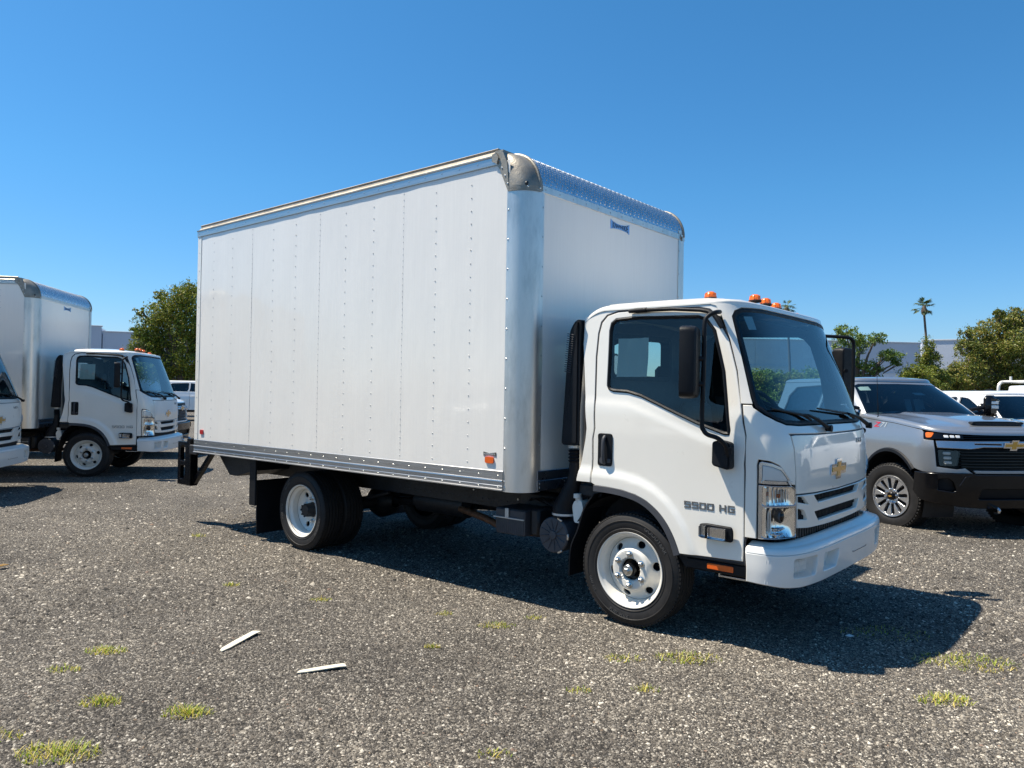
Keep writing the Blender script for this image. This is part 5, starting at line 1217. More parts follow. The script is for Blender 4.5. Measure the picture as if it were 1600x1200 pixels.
    def bar(z, h, y, d0, mat, nm='grille_bar', dep=.03):
        q = [(S.sy(-y, z+h/2), z+h/2), (S.sy(y, z+h/2), z+h/2), (S.sy(y, z-h/2), z-h/2), (S.sy(-y, z-h/2), z-h/2)]
        m = MB(); panel(m, [q], S.P, depth=d0+dep, gs=(.06, .03), edge=min(.004, h*.22), step=.05, d0=d0); return obj(nm, m, mat, nc)
    for z in (1.245, 1.222, 1.199): bar(z, .008, .60, .02, 'black_gloss')
    for k in range(6): bar(1.055-.036*k, .012, .655, .02, 'black_gloss')
    for z in (1.02, .95, .88): bar(z, .014, .655, .012, 'black_gloss')
    # broad metallic bar with the emblem
    q = [(S.sy(-.885, 1.178), 1.178), (S.sy(-.5, 1.180), 1.180), (S.sy(0, 1.185), 1.185)]; qb = [(S.sy(-.885, 1.095), 1.095), (S.sy(-.55, 1.088), 1.088), (S.sy(-.40, 1.108), 1.108), (S.sy(-.12, 1.108), 1.108), (S.sy(0, 1.095), 1.095)]
    poly = q+[(-u, w_) for u, w_ in reversed(q[:-1])]+[(-u, w_) for u, w_ in qb]+list(reversed(qb[:-1]))
    poly = q+[(-u, w_) for u, w_ in reversed(q[:-1])]+[(-u, w_) for u, w_ in qb[:-1]]+list(reversed(qb))
    sl = [(S.sy(y, z), z) for y, z in ((-.50, 1.150), (-.16, 1.150), (-.16, 1.136), (-.50, 1.140))]
    m_ = MB(); panel(m_, [poly, sl, mir(sl)], S.P, depth=.05, gs=(.04, .03), edge=.006, step=.03, d0=-.022); bb = obj('grille_crossbar', m_, 'satin_bar', root)
    fn = lambda u, v_, h: (S.xf(1.14)+.026+h, u, 1.140+v_); bowtie(root, .31, fn, 1.0)
    # body colour strip under the grille
    q = [(S.sy(-.53, .838), .838), (S.sy(.53, .838), .838), (S.sy(.50, .80), .80), (S.sy(-.50, .80), .80)]
    m_ = MB(); panel(m_, [q], S.P, depth=.05, gs=(.05, .03), edge=.004, d0=-.004); obj('lower_trim', m_, paint, root)
    # bumper
    B = PB; bx = lambda x, z, sd: (B.sx(x, z, sd), z); by = lambda y, z: (B.sy(y, z), z)
    h = [bx(.46, .56, -1), bx(.50, .795, -1), by(-.90, .800), by(-.60, .812), by(-.52, .790), by(0, .790)]; lo = [by(0, .385), by(-.45, .385), by(-.70, .40), by(-.90, .43), bx(.56, .47, -1)]
    poly = h+[(-u, w_) for u, w_ in reversed(h[:-1])]+[(-u, w_) for u, w_ in reversed(lo[1:])]+lo
    stp = rounded([by(-.93, .73), by(-.93, .60), by(-.79, .58), by(-.76, .60), by(-.79, .70), by(-.84, .74)], .015, 3); low = rounded([by(-.46, .62), by(.46, .62), by(.50, .50), by(-.50, .50)], .02, 3)
    m_ = MB(); panel(m_, [poly, stp, mir(stp), low], B.P, depth=.05, gs=(.05, .05), edge=.008, step=.035); bu = obj('bumper', m_, 'black_gloss', root)
    m_ = MB(); V, F = fill([resample([by(-.95, .75), by(.95, .75), by(.95, .45), by(-.95, .45)], .06)], (.06, .06)); m_.add([B.P(u, w_, .06) for u, w_ in V], F)
    for k in range(4): m_.add([B.P(s_, .52+.025*k+o_, .03) for o_ in (0, .006) for s_ in np.linspace(B.sy(-.48, .55), B.sy(.48, .55), 12)], [(i, i+1, 12+i+1, 12+i) for i in range(11)])
    obj('bumper_recess', m_, 'black_plastic', bu)
    for sd in (-1, 1):
        rb = [by(sd*.67, .77), by(sd*.58, .785), by(sd*.70, .66), by(sd*.74, .655)]; m_ = MB(); panel(m_, [rb], B.P, depth=.02, gs=(.04, .04), edge=.006, d0=-.014); obj('bumper_rib', m_, 'black_gloss', bu)
        m_ = MB(); m_.tube(bez([(.90, sd*.30, .42), (1.0, sd*.30, .40), (1.01, sd*.30, .36), (.95, sd*.30, .345)], 4), .018, 8); obj('tow_hook', m_, 'dull_chrome', bu)
    # bonnet
    m_ = MB(); sE = S.sx(-.74, zs(-.74), 1); rows = []
    def base_top(s):
        z = 1.35
        for _ in range(4):
            b_ = S.base(s, z); z = pz(b_.x)
        return z
    ss = list(np.linspace(-sE, sE, 110))
    for k in range(6):
        ph = math.pi/2*k/5; row = []
        for s in ss: z = base_top(s)+.006; p = S.P(s, z, .075*(1-math.cos(ph))); p.z = z+.055*math.sin(ph); row.append(p)
        rows.append(row)
    n = len(ss); m_.add([p for q_ in rows for p in q_], [(k*n+i, k*n+i+1, (k+1)*n+i+1, (k+1)*n+i) for k in range(5) for i in range(n-1)])
    top = rows[-1]; ez = {(round(p.x, 5), round(p.y, 5)): p.z for p in top}
    def hoodz(x, y):
        e = pz(min(x, .70))+.06; c = sm(.80, .50, abs(y)) if False else 1-sm(.50, .80, abs(y)); dome = (1-sm(.36, .48, abs(y)))*(1-sm(.50, .72, x))
        return e+.012*c+.040*dome*(.6+.4*sm(-.6, .4, x))
    V, F = fill([[(p.x, p.y) for p in top]], (.05, .045)); m_.add([(x, y, ez.get((round(x, 5), round(y, 5)), hoodz(x, y))) for x, y in V], F)
    obj('bonnet', m_, paint, root, ang=50)
    m_ = MB(); sc = [(.36, 1.388), (.34, 1.412), (.20, 1.418), (-.20, 1.418), (-.34, 1.412), (-.36, 1.388), (-.28, 1.372), (.28, 1.372)]; m_.prism(sc, .575, .648, lambda u, w_, h: (h, u, w_)); sco = obj('bonnet_scoop', m_, 'black_plastic', root, smooth=False)
    m_ = MB()
    for z in (1.383, 1.396): m_.span(.648, .654, -.31, .31, z-.002, z+.002, 0)
    obj('scoop_slat', m_, 'grey_plastic', sco, smooth=False)
    # greenhouse
    G = GH; zr = 1.925; xr = -3.20
    gx = lambda x, z, sd=-1: (G.sx(x, z, sd), z); gy = lambda y, z: (G.sy(y, z), z)
    ws = [gy(0, 1.905), gy(-.60, 1.895), gy(-.665, 1.87), gy(-.80, 1.60), gy(-.86, 1.455), gy(-.80, 1.445), gy(0, 1.435)]
    wsf = ws+[(-u, w_) for u, w_ in reversed(ws[1:-1])]
    w1 = rounded([gx(-.98, 1.465), gx(-1.02, 1.50), gx(-1.62, 1.84), gx(-1.83, 1.865), gx(-1.86, 1.46)], .03, 3); w2 = rounded([gx(-1.96, 1.46), gx(-1.93, 1.868), gx(-2.70, 1.84), gx(-2.86, 1.70), gx(-2.88, 1.46)], .04, 3)
    h = [gx(-.80, 1.418), gx(xr, 1.418), gx(xr+.05, zr)]; 
    outer = [gx(xr, 1.418), gx(xr+.06, zr), gx(-2.0, zr), gy(-.60, zr), gy(0, zr)]; bot = [gy(0, 1.405), gy(-.60, 1.405), gx(-.80, 1.412), gx(-2.0, 1.42)]
    poly = outer+[(-u, w_) for u, w_ in reversed(outer[:-1])]+[(-u, w_) for u, w_ in reversed(bot[1:])]+bot
    m_ = MB(); panel(m_, [poly, wsf, w1, mir(w1), w2, mir(w2)], G.P, depth=.04, gs=(.06, .05), edge=.004, step=.04); obj('cab_shell', m_, paint, root)
    g_ = MB(); V, F = fill([offset(resample(wsf, .04), -.004)], (.08, .06)); g_.add([G.P(u, w_, .006) for u, w_ in V], F); wsg = obj('windscreen', g_, 'glass_ws_dark', root)
    g_ = MB(); wr = resample(wsf, .04); ring(g_, wr, offset(wr, .03), G.P, .009, .009); obj('windscreen_border', g_, 'black_gloss', wsg)
    for w_, sd in ((w1, -1), (w1, 1), (w2, -1), (w2, 1)):
        q = w_ if sd < 0 else mir(w_); g_ = MB(); wr = resample(q, .04); V, F = fill([wr], (.1, .1)); g_.add([G.P(u, z_, .008) for u, z_ in V], F); pn = obj('side_window', g_, 'glass_dark', root)
        g_ = MB(); ring(g_, offset(wr, -.012), offset(wr, .008), G.P, -.002, .004); obj('window_seal', g_, 'black_gloss', pn)
    m_ = MB(); sE2 = G.sx(xr+.06, zr, 1); ss = list(np.linspace(-sE2, sE2, 110)); rows = []
    for k in range(6):
        ph = math.pi/2*k/5; row = []
        for s in ss: p = G.P(s, zr+.004, .11*(1-math.cos(ph))); p.z = zr+.004+.055*math.sin(ph); row.append(p)
        rows.append(row)
    n = len(ss); m_.add([p for q_ in rows for p in q_], [(k*n+i, k*n+i+1, (k+1)*n+i+1, (k+1)*n+i) for k in range(5) for i in range(n-1)])
    top = rows[-1]; ez = {(round(p.x, 5), round(p.y, 5)): p.z for p in top}
    V, F = fill([[(p.x, p.y) for p in top]], (.09, .09)); m_.add([(x, y, ez.get((round(x, 5), round(y, 5)), zr+.059+.025*(1-(y/.7)**2)*sm(-1.5, -1.9, x) if False else zr+.060+.02*(1-min(1, (y/.7)**2)))) for x, y in V], F)
    obj('roof', m_, paint, root, ang=50)
    m_ = MB(); m_.prism([(-2.35, 1.99), (-2.30, 2.02), (-2.18, 2.045), (-2.12, 2.045), (-2.06, 1.99)], -.02, .02, lambda u, w_, h: (u*1.0+.2, h, w_)); obj('roof_antenna', m_, 'black_gloss', root)
    for x0 in (xr, ):
        yz = [(-.90, 1.42), (-.75, zr), (-.70, 1.975), (.70, 1.975), (.75, zr), (.90, 1.42)]; win = rounded([(-.62, 1.50), (-.58, 1.84), (.58, 1.84), (.62, 1.50)], .05)
        m_ = MB(); panel(m_, [yz, win], lambda u, w_, d: (x0+.0+(w_-1.42)*.12+d, u, w_), depth=.03, gs=(.1, .1), edge=0); bw = obj('cab_back', m_, paint, root)
        g_ = MB(); V, F = fill([resample(win, .05)], (.2, .2)); g_.add([(x0+.02+(w_-1.42)*.12, u, w_) for u, w_ in V], F); obj('rear_window', g_, 'glass_dark', bw)
        m_ = MB(); m_.span(x0-.01, x0+.03, -.98, .98, .55, 1.43, 0); obj('cab_back_lower', m_, paint, root)
    # interior
    m_ = MB(); m_.span(xr+.05, -.45, -.93, .93, .50, .56, 0); m_.span(-.80, -.42, -.88, .88, .56, 1.36, .08); m_.box((-.86, 0, 1.36), (.35, 1.66, .14), .05, Matrix.Rotation(R(6), 3, 'Y')); obj('dashboard', m_, 'interior_dark', root)
    for x, y in ((-1.75, -.42), (-1.75, .42), (-2.7, -.42), (-2.7, .42)):
        m_ = MB(); m_.box((x+.25, y, .95), (.55, .52, .2), .06); m_.box((x-.05, y, 1.28), (.18, .50, .66), .06, Matrix.Rotation(R(-12), 3, 'Y')); m_.box((x-.13, y, 1.68), (.10, .27, .18), .04); obj('seat', m_, 'interior', root)
    m_ = MB(); ctr = Vector((-1.10, .42, 1.36)); Rm = Matrix.Rotation(R(65), 3, 'Y'); m_.tube([ctr+Rm @ Vector((.185*math.cos(t), .185*math.sin(t), 0)) for t in np.linspace(0, 2*math.pi, 25)[:-1]], .016, 8, closed=True); m_.tube([ctr+Rm @ Vector((0, -.18, 0)), ctr+Rm @ Vector((0, .18, 0))], .025, 6); m_.tube([ctr, ctr+Vector((.25, 0, -.12))], .04, 6); obj('steering_wheel', m_, 'interior_dark', root)
    m_ = MB(); m_.grid(lambda x, y: (x, y, 1.918-.25*max(0, x+1.7)**1.5), list(np.linspace(xr+.06, -1.35, 8)), list(np.linspace(-.72, .72, 8))); obj('headliner', m_, 'headliner', root)
    # bed
    m_ = MB(); m_.span(PXB, xr-.1, -.80, .80, .88, .90, 0); m_.span(xr-.12, xr-.09, -.92, .92, .88, 1.43, 0); m_.span(PXB, PXB+.05, -.90, .90, .88, 1.43, .01); m_.span(PXB, xr-.1, -.83, -.80, .9, 1.43, 0); m_.span(PXB, xr-.1, .80, .83, .9, 1.43, 0); obj('bed', m_, 'black_plastic', root, smooth=False)
    m_ = MB(); m_.span(PXB-.03, PXB, -.80, .80, .75, 1.44, .012); obj('tailgate', m_, paint, root)
    m_ = MB(); m_.span(PXB-.16, PXB-.02, -.95, .95, .50, .70, .03); obj('rear_bumper', m_, 'dull_chrome', root)
    m_ = MB()
    for y in (-.45, .45): m_.span(PXB, .75, y-.05, y+.05, .50, .66, .01)
    m_.tube([(0, -.75, .42), (0, .75, .42)], .05, 10); m_.tube([(-4.04, -.75, .42), (-4.04, .75, .42)], .06, 10); m_.span(-.6, .7, -.40, .40, .40, 1.2, .05); m_.span(-2.9, -1.2, -.3, .3, .42, .56, .02); obj('frame', m_, 'chassis', root, smooth=False)
M['satin_bar'] = plain('satin_crossbar', (0.50, 0.50, 0.52), 0.2, 0.9, var=0.05)
M['glass_ws_dark'] = glass('pickup_windscreen', (0.50, 0.64, 0.66), 1.5)

pickup = thing('pickup_truck', 'silver pickup with black bumper, facing right beside the white cab', 'pickup truck', (0, 0, 0), 0)
make_pickup(pickup, 'paint_silver')
pickup_wheel(pickup, 0, -.985, -1, R(17)); pickup_wheel(pickup, 0, .985, 1, R(17)); pickup_wheel(pickup, -4.04, -.985, -1); pickup_wheel(pickup, -4.04, .985, 1)
# the same body in white, without the silver one's own extras
def recolour(o, mat):
    for ch in o.children:
        if ch.type == 'MESH' and ch.data.materials and ch.data.materials[0] == M['paint_silver']:
            ch.material_slots[0].link = 'OBJECT'; ch.material_slots[0].material = M[mat]
        recolour(ch, mat)
def white_pickup(x, y, h, label):
    o = dup_tree(pickup); o.location = (x, y, 0); o.rotation_euler = (0, 0, R(h)); recolour(o, 'paint_white_pickup')
    tag(o, label, 'pickup truck', 'white pickups parked in the rows behind')
    for ch in o.children:
        if ch.name.startswith('wheel') and ch.type == 'EMPTY' and abs(ch.location.x) < .1: ch.rotation_euler = (0, 0, 0 if ch.location.y < 0 else math.pi)
    return o
def spot(u, depth, lx, ly, h, k=1.0):
    """where the vehicle's origin goes so that its local point (lx, ly) stands in column u at that depth"""
    p = ground_at(u, depth); c, q = math.cos(R(h)), math.sin(R(h)); return p[0]-k*(c*lx-q*ly), p[1]-k*(q*lx+c*ly)
wr_ = white_pickup(*spot(1580, 12.3, -.5, -.91, 321, .9), 321, 'white pickup behind the silver one, its roof and windscreen cut by the right edge')
wr_.scale = (.9, .9, .9)
wk_ = white_pickup(*spot(1560, 18, -3.45, -.74, 321), 321, 'white work truck mostly off the right edge, only its pale tube rack showing')
rk = MB()
rk.tube(bez([(-3.45, -.74, 1.46), (-3.45, -.74, 1.90), (-3.45, -.70, 2.03), (-3.45, -.58, 2.08), (-3.45, 0, 2.08), (-3.45, .58, 2.08), (-3.45, .70, 2.03), (-3.45, .74, 1.90), (-3.45, .74, 1.46)], 5), .034, 8)
for y in (-.40, .40): rk.tube([(-3.45, y, 2.08), (-3.45, y, 2.21)], .028, 8)
for y in (-.60, .60): rk.tube([(-3.45, y, 2.08), (-2.4, y, 2.08), (-1.3, y, 2.08)], .030, 8)
obj('tube_rack', rk, 'wheel_white', wk_)
wl_p = white_pickup(*spot(286, 18.4, .90, 0, 49), 49, 'white pickup with dark grille, its nose squeezed between left truck and big box')
wl_q = white_pickup(*spot(292, 38, -2.1, -.5, 49), 49, 'small distant white pickup cab just above that dark-grilled nose')
# the rows go on outside the picture; these four show as reflections in the cab's paint and glass
for x_, y_, h_, lb_ in ((6.2, 9.0, 319, 'white pickup next along the row from the silver one, mirrored in the bonnet'), (9.6, 13.6, 319, 'white pickup farther along the silver one\'s row, mirrored small in the bonnet'),
                        (-4.6, -11.2, 60, 'white pickup across the lot, mirrored in the main cab side window'), (-8.6, -9.4, 60, 'white pickup across the lot, mirrored faintly in the box side')):
    white_pickup(x_, y_, h_, lb_)
pickup.location = (.85, 5.85, -.05); pickup.rotation_euler = (0, 0, R(319))
# extras of the silver one
m_ = MB(); bs = LB.P(LB.sx(-.38, 1.40, -1), 1.40, .03); m_.tube([(bs.x, bs.y, 1.41), (bs.x-.01, bs.y, 1.62)], .006, 6); m_.tube([(bs.x-.01, bs.y, 1.60), (bs.x-.05, bs.y, 2.22)], .0035, 5); m_.lathe([(.02, 0), (.014, .03), (.0003, .035)], 12, (bs.x, bs.y, 1.41), 'z'); obj('mast_antenna', m_, 'black_plastic', pickup)
def decal(txt, x0, wdt, hgt, zc, mat):
    V, F = text_mesh(txt, .1, .0006); a = min(v_[0] for v_ in V); b_ = max(v_[0] for v_ in V); c = min(v_[1] for v_ in V); d = max(v_[1] for v_ in V); m = MB()
    P_ = []
    for x, z, h in V: xx = x0+(x-a)/(b_-a)*wdt+(z-c)/(d-c)*.03; zz = zc+((z-c)/(d-c)-.5)*hgt; P_.append(LB.P(LB.sx(xx, zz, -1), zz, -.003-h))
    m.add(P_, F); return m
obj('decal_red', decal('Z', -.40, .11, .065, 1.335, 'red_decal'), 'red_decal', pickup, smooth=False)
obj('decal_numerals', decal('71', -.27, .11, .065, 1.335, 'letter_grey'), 'silver_trim', pickup, smooth=False)
m_ = MB(); m_.add([GH.P(GH.sy(y, z), z, .012) for y, z in ((-.64, 1.865), (-.50, 1.87), (-.515, 1.81), (-.66, 1.805))], [(0, 1, 2, 3)]); obj('windscreen_tag', m_, 'paper', pickup, smooth=False)
m_ = MB(); m_.add([GH.P(GH.sy(y, z), z, .03) for y, z in ((.10, 1.80), (.26, 1.80), (.28, 1.765), (.12, 1.765))], [(0, 1, 2, 3)]); obj('windscreen_tag', m_, 'paper', pickup, smooth=False)
m_ = MB(); m_.box((-1.45, .52, 1.52), (.02, .16, .34), .004, Matrix.Rotation(R(-20), 3, 'Y')); m_.box((-1.45, .34, 1.52), (.02, .10, .34), .004, Matrix.Rotation(R(-20), 3, 'Y')); obj('seat_sheet', m_, 'paper', pickup, smooth=False)

# ================================================================== GROUND
gm = MB()
gx_ = np.r_[-900, -200, -60, np.linspace(-30, 20, 101), 60, 200, 900]
H0 = rng.normal(size=(107, 107))
def ground_z(x, y):
    near_ = math.exp(-((x-1)**2+(y+1)**2)/260.0)
    return near_*0.0
gm.grid(lambda x, y: (x, y, 0), list(gx_), list(gx_)); g0 = obj('gravel_lot', gm, 'ground', smooth=False); structure(g0)

def view_uv(P):
    d = P-CAM; z = d@_fw; return 800+FPX*(d@_r2)/z, 600-FPX*(d@_u2)/z, z
def stone_field(n, rmin, rmax, size, name):
    a0 = YAW; half = math.atan(800/FPX)+.05
    r_ = rmin*(rmax/rmin)**rng.random(n)
    an = a0+(rng.random(n)*2-1)*half
    x = CAM[0]+r_*np.cos(an); y = CAM[1]+r_*np.sin(an)
    s = size*np.exp(rng.normal(size=n)*.38); s = np.clip(s, size*.4, size*2.8)
    # six-vertex lumps, squashed and turned at random
    base = np.array([[1, 0, 0], [0, 1, 0], [-1, 0, 0], [0, -1, 0], [0, 0, 1], [0, 0, -1]], float)
    fc = np.array([[0, 1, 4], [1, 2, 4], [2, 3, 4], [3, 0, 4], [1, 0, 5], [2, 1, 5], [3, 2, 5], [0, 3, 5]])[:4]
    base = base[:5]
    base = np.array([[1, 0, -.25], [.25, .95, -.25], [-.95, .3, -.25], [-.3, -1, -.25], [.45, .1, .62], [-.40, .25, .55]])
    fc = np.array([[0, 1, 4], [1, 5, 4], [1, 2, 5], [2, 3, 5], [3, 4, 5], [3, 0, 4]])
    V = base[None]*(1+rng.normal(size=(n, 6, 3))*.18)
    V[:, :, 0] *= rng.uniform(.8, 1.35, n)[:, None]; V[:, :, 2] *= rng.uniform(.45, 1.1, n)[:, None]
    t = rng.random(n)*2*np.pi; c, q = np.cos(t)[:, None], np.sin(t)[:, None]
    X = V[:, :, 0]*c-V[:, :, 1]*q; Y = V[:, :, 0]*q+V[:, :, 1]*c
    V = np.stack([X, Y, V[:, :, 2]], 2)*s[:, None, None]; V[:, :, 0] += x[:, None]; V[:, :, 1] += y[:, None]; V[:, :, 2] += (s*rng.uniform(-.05, .22, n))[:, None]
    F = (fc[None]+(np.arange(n)*6)[:, None, None]).reshape(-1, 3)
    me = bpy.data.meshes.new(name); me.vertices.add(n*6); me.vertices.foreach_set('co', V.reshape(-1).astype(np.float32))
    me.loops.add(len(F)*3); me.loops.foreach_set('vertex_index', F.reshape(-1).astype(np.int32)); me.polygons.add(len(F)); me.polygons.foreach_set('loop_start', (np.arange(len(F))*3).astype(np.int32))
    me.update(calc_edges=True); me.validate(); me.materials.append(M['stones'])
    o = bpy.data.objects.new(name, me); col.objects.link(o); tag(o, None, None, None, 'stuff'); return o
st1 = stone_field(235000, 2.7, 11.0, .0049, 'gravel'); st1['label'] = 'grey crushed asphalt gravel covering the lot'
st2 = stone_field(70000, 6.0, 26.0, .0085, 'gravel'); st2['label'] = 'grey crushed asphalt gravel further back on the lot'
st3 = stone_field(500, 2.7, 12.0, .011, 'pebbles'); st3['label'] = 'larger pebbles lying loose on the gravel'

def on_ground(u, v):
    d = _fw+(u-800)/FPX*_r2-(v-600)/FPX*_u2; t = -CAM[2]/d[2]; return CAM+d*t
# ------------------------------------------------------------------ grass tufts
def tuft(u, v, rad, n, hgt, label):
    p = on_ground(u, v); mb = MB()
    for _ in range(n):
        a = random.random()*2*math.pi; r_ = rad*random.random()**.6; x, y = r_*math.cos(a)*1.5, r_*math.sin(a)*.8
        h = hgt*random.uniform(.2, 1.0)*(1-.5*r_/rad); lean = random.random()*2*math.pi; k = random.uniform(.6, 1.8)*h; w = random.uniform(.0016, .003)
        dx, dy = math.cos(lean), math.sin(lean)
        mb.add([(x-dy*w, y+dx*w, 0), (x+dy*w, y-dx*w, 0), (x+dx*k*.5+dy*w*.7, y+dy*k*.5-dx*w*.7, h*.75), (x+dx*k*.5-dy*w*.7, y+dy*k*.5+dx*w*.7, h*.75), (x+dx*k, y+dy*k, h)], [(0, 1, 2, 3), (3, 2, 4)])
    o = obj('grass_tuft', mb, 'grass', None, smooth=False); o.location = (p[0], p[1], 0); o.rotation_euler = (0, 0, YAW-math.pi/2)
    return tag(o, label, 'grass tuft', 'small grass tufts in the gravel', 'thing')
TUFTS = [(90, 1180, .125, 280, .060, 'large yellow-green grass tuft in the bottom left corner'), (292, 1116, .085, 190, .055, 'bushy green grass tuft below the two pale wood strips, left of centre'),
         (157, 1098, .08, 160, .05, 'green grass tuft between the corner tuft and the double tuft'), (166, 1018, .09, 180, .045, 'double green grass tuft at the left of the wood strips'),
         (98, 1047, .07, 90, .035, 'thin dry grass tuft near the left edge'), (362, 915, .05, 70, .04, 'small yellow tuft left of the shadow, straight above the first wood strip'),
         (502, 938, .06, 80, .035, 'low dry tuft just outside the shadow of the box'), (695, 960, .05, 50, .03, 'sparse yellow tuft near the shadow edge, mid picture'),
         (775, 978, .09, 130, .035, 'wide flat dry tuft beside the front wheel shadow'), (833, 966, .06, 60, .03, 'small dry tuft left of the front tyre'),
         (675, 1012, .035, 60, .04, 'tiny bright green tuft alone in the middle gravel'), (975, 1030, .09, 110, .035, 'patchy yellow tuft in front of the front tyre'),
         (1075, 1030, .14, 260, .045, 'broad dry yellow grass patch right of the front tyre'), (1010, 1078, .06, 70, .035, 'low green tuft under the yellow patch'),
         (905, 1080, .05, 50, .035, 'thin green tuft below the front tyre'), (1475, 1095, .11, 190, .05, 'green-yellow grass tuft near the right edge at the bottom'),
         (1510, 1036, .22, 380, .045, 'long dry grass streak beyond the tip of the shadow'), (310, 838, .06, 60, .05, 'small green tuft by the rear mud flap'),
         (1000, 980, .03, 40, .03, 'tiny green tuft touching the foot of the front tyre'), (1385, 990, .22, 160, .03, 'faint green grass inside the cab shadow'), (5, 1150, .08, 60, .04, 'sparse tuft cut by the left edge'), (770, 1180, .06, 50, .03, 'dry brown tuft at the bottom centre')]
for t_ in TUFTS: tuft(*t_)
# ------------------------------------------------------------------ litter
def strip(u0, v0, u1, v1, w, label):
    a = on_ground(u0, v0); b_ = on_ground(u1, v1); c = (a+b_)/2; d = b_-a; L_ = float(np.hypot(d[0], d[1])); mb = MB()
    pts = [(-L_/2, -w*.35), (-L_*.3, -w*.5), (L_*.35, -w*.55), (L_/2, -w*.7), (L_/2-.004, w*.1), (L_*.46, w*.45), (0, w*.5), (-L_*.38, w*.42), (-L_/2+.01, w*.1)]
    mb.prism(pts, .004, .009, lambda x, y, h: (x, y, h+.006*math.sin(x*9)))
    o = obj('wood_strip', mb, 'wood', None, smooth=False); o.location = (c[0], c[1], .006); o.rotation_euler = (0, 0, math.atan2(d[1], d[0])); return tag(o, label, 'wood strip', 'pale wood strips lying on the gravel')
strip(343, 1019, 401, 990, .05, 'pale wood strip on the gravel, the upper left one, tilted upwards')
strip(463, 1052, 540, 1043, .048, 'pale wood strip on the gravel, the lower right one, nearly level')
def scrap(u, v, w, mat, name, label, cat):
    p = on_ground(u, v); mb = MB(); mb.prism([(-w, -w*.6), (w*.8, -w*.8), (w, w*.5), (-w*.7, w*.7)], 0, .003, lambda x, y, h: (x, y+.0, .02+h+abs(x)*.3)); o = obj(name, mb, mat, None, smooth=False); o.location = (p[0], p[1], 0); o.rotation_euler = (0, 0, random.random()*6); return tag(o, label, cat)
scrap(1328, 1000, .028, 'paper', 'paper_scrap', 'small white paper scrap lying inside the cab shadow', 'litter')
scrap(3, 889, .045, 'gold', 'dry_leaf', 'orange dry leaf on the gravel at the left edge', 'leaf')

# ================================================================== BUILDINGS
def wall_run(name, label, u0, d0, u1, d1, z1, doors=(), panels=(), thick=4.0, cap=True):
    a = Vector(ground_at(u0, d0)); b_ = Vector(ground_at(u1, d1)); L_ = (b_-a).length; ang = math.atan2(b_.y-a.y, b_.x-a.x)
    t = thing(name, label, 'building', tuple(a), ang)
    n = max(1, round(L_/7.5)); side = 1
    for k in range(n):
        m_ = MB(); m_.span(k*L_/n+.02, (k+1)*L_/n-.02, 0, .25, 0, z1, .02); obj('wall_panel', m_, 'wall_paint', t, smooth=False)
    m_ = MB(); m_.span(0, L_, .06, thick, 0, z1-.15, 0); obj('wall_core', m_, 'wall_paint', t, smooth=False)
    if cap: m_ = MB(); m_.span(-.1, L_+.1, -.08, .35, z1, z1+.18, .02); obj('parapet_cap', m_, 'wall_cap', t, smooth=False)
    for (f0, f1, za, zb, mat, nm) in doors:
        m_ = MB(); m_.span(f0*L_, f1*L_, -.06, .0, za, zb, .02); fr = obj(nm, m_, mat, t, smooth=False)
        m_ = MB(); m_.span(f0*L_-.15, f1*L_+.15, -.10, -.061, zb, zb+.15, .01); m_.span(f0*L_-.15, f0*L_, -.10, -.001, za, zb, .01); m_.span(f1*L_, f1*L_+.15, -.10, -.001, za, zb, .01); obj('frame', m_, 'wall_cap', fr, smooth=False)
    return t
wall_run('warehouse', 'pale blue-grey warehouse with a stepped parapet behind the left-hand trees', -260, 88, 157, 98, 9.35, [(.86, .93, 3.0, 5.6, 'wall_dark', 'louvre'), (.5, .6, 0, 4.8, 'wall_dark', 'dock_door')])
wall_run('warehouse_wing', 'lower pale warehouse wing running behind the left-hand tree', 158.5, 98.2, 420, 105, 8.7, [(.04, .20, 4.0, 5.9, 'wall_dark', 'window')])
wall_run('rear_warehouse', 'pale warehouse stretch hidden behind the big white box', 421, 105, 998, 92.2, 8.7, [(.2, .3, 0, 4.6, 'wall_dark', 'dock_door'), (.6, .7, 0, 4.6, 'wall_panel', 'dock_door')])
wall_run('far_warehouse', 'long light warehouse seen through the cab windows', 1000, 92, 1438, 96, 8.7, [(.36, .54, 3.6, 5.4, 'wall_cap', 'dock_canopy'), (.38, .52, 1.8, 3.5, 'wall_dark', 'dock_door'), (.62, .78, 0, 4.6, 'wall_dark', 'dock_door'), (.86, .93, 0, 4.8, 'wall_panel', 'loading_door'), (.955, .985, 0, 4.8, 'wall_dark', 'loading_door')])
wall_run('right_warehouse', 'light warehouse rising a little higher between the palm and the right-hand tree', 1440, 96.5, 1900, 84, 9.1, [(.02, .05, 0, 4.8, 'wall_panel', 'loading_door'), (.055, .075, 0, 4.8, 'wall_dark', 'loading_door')])

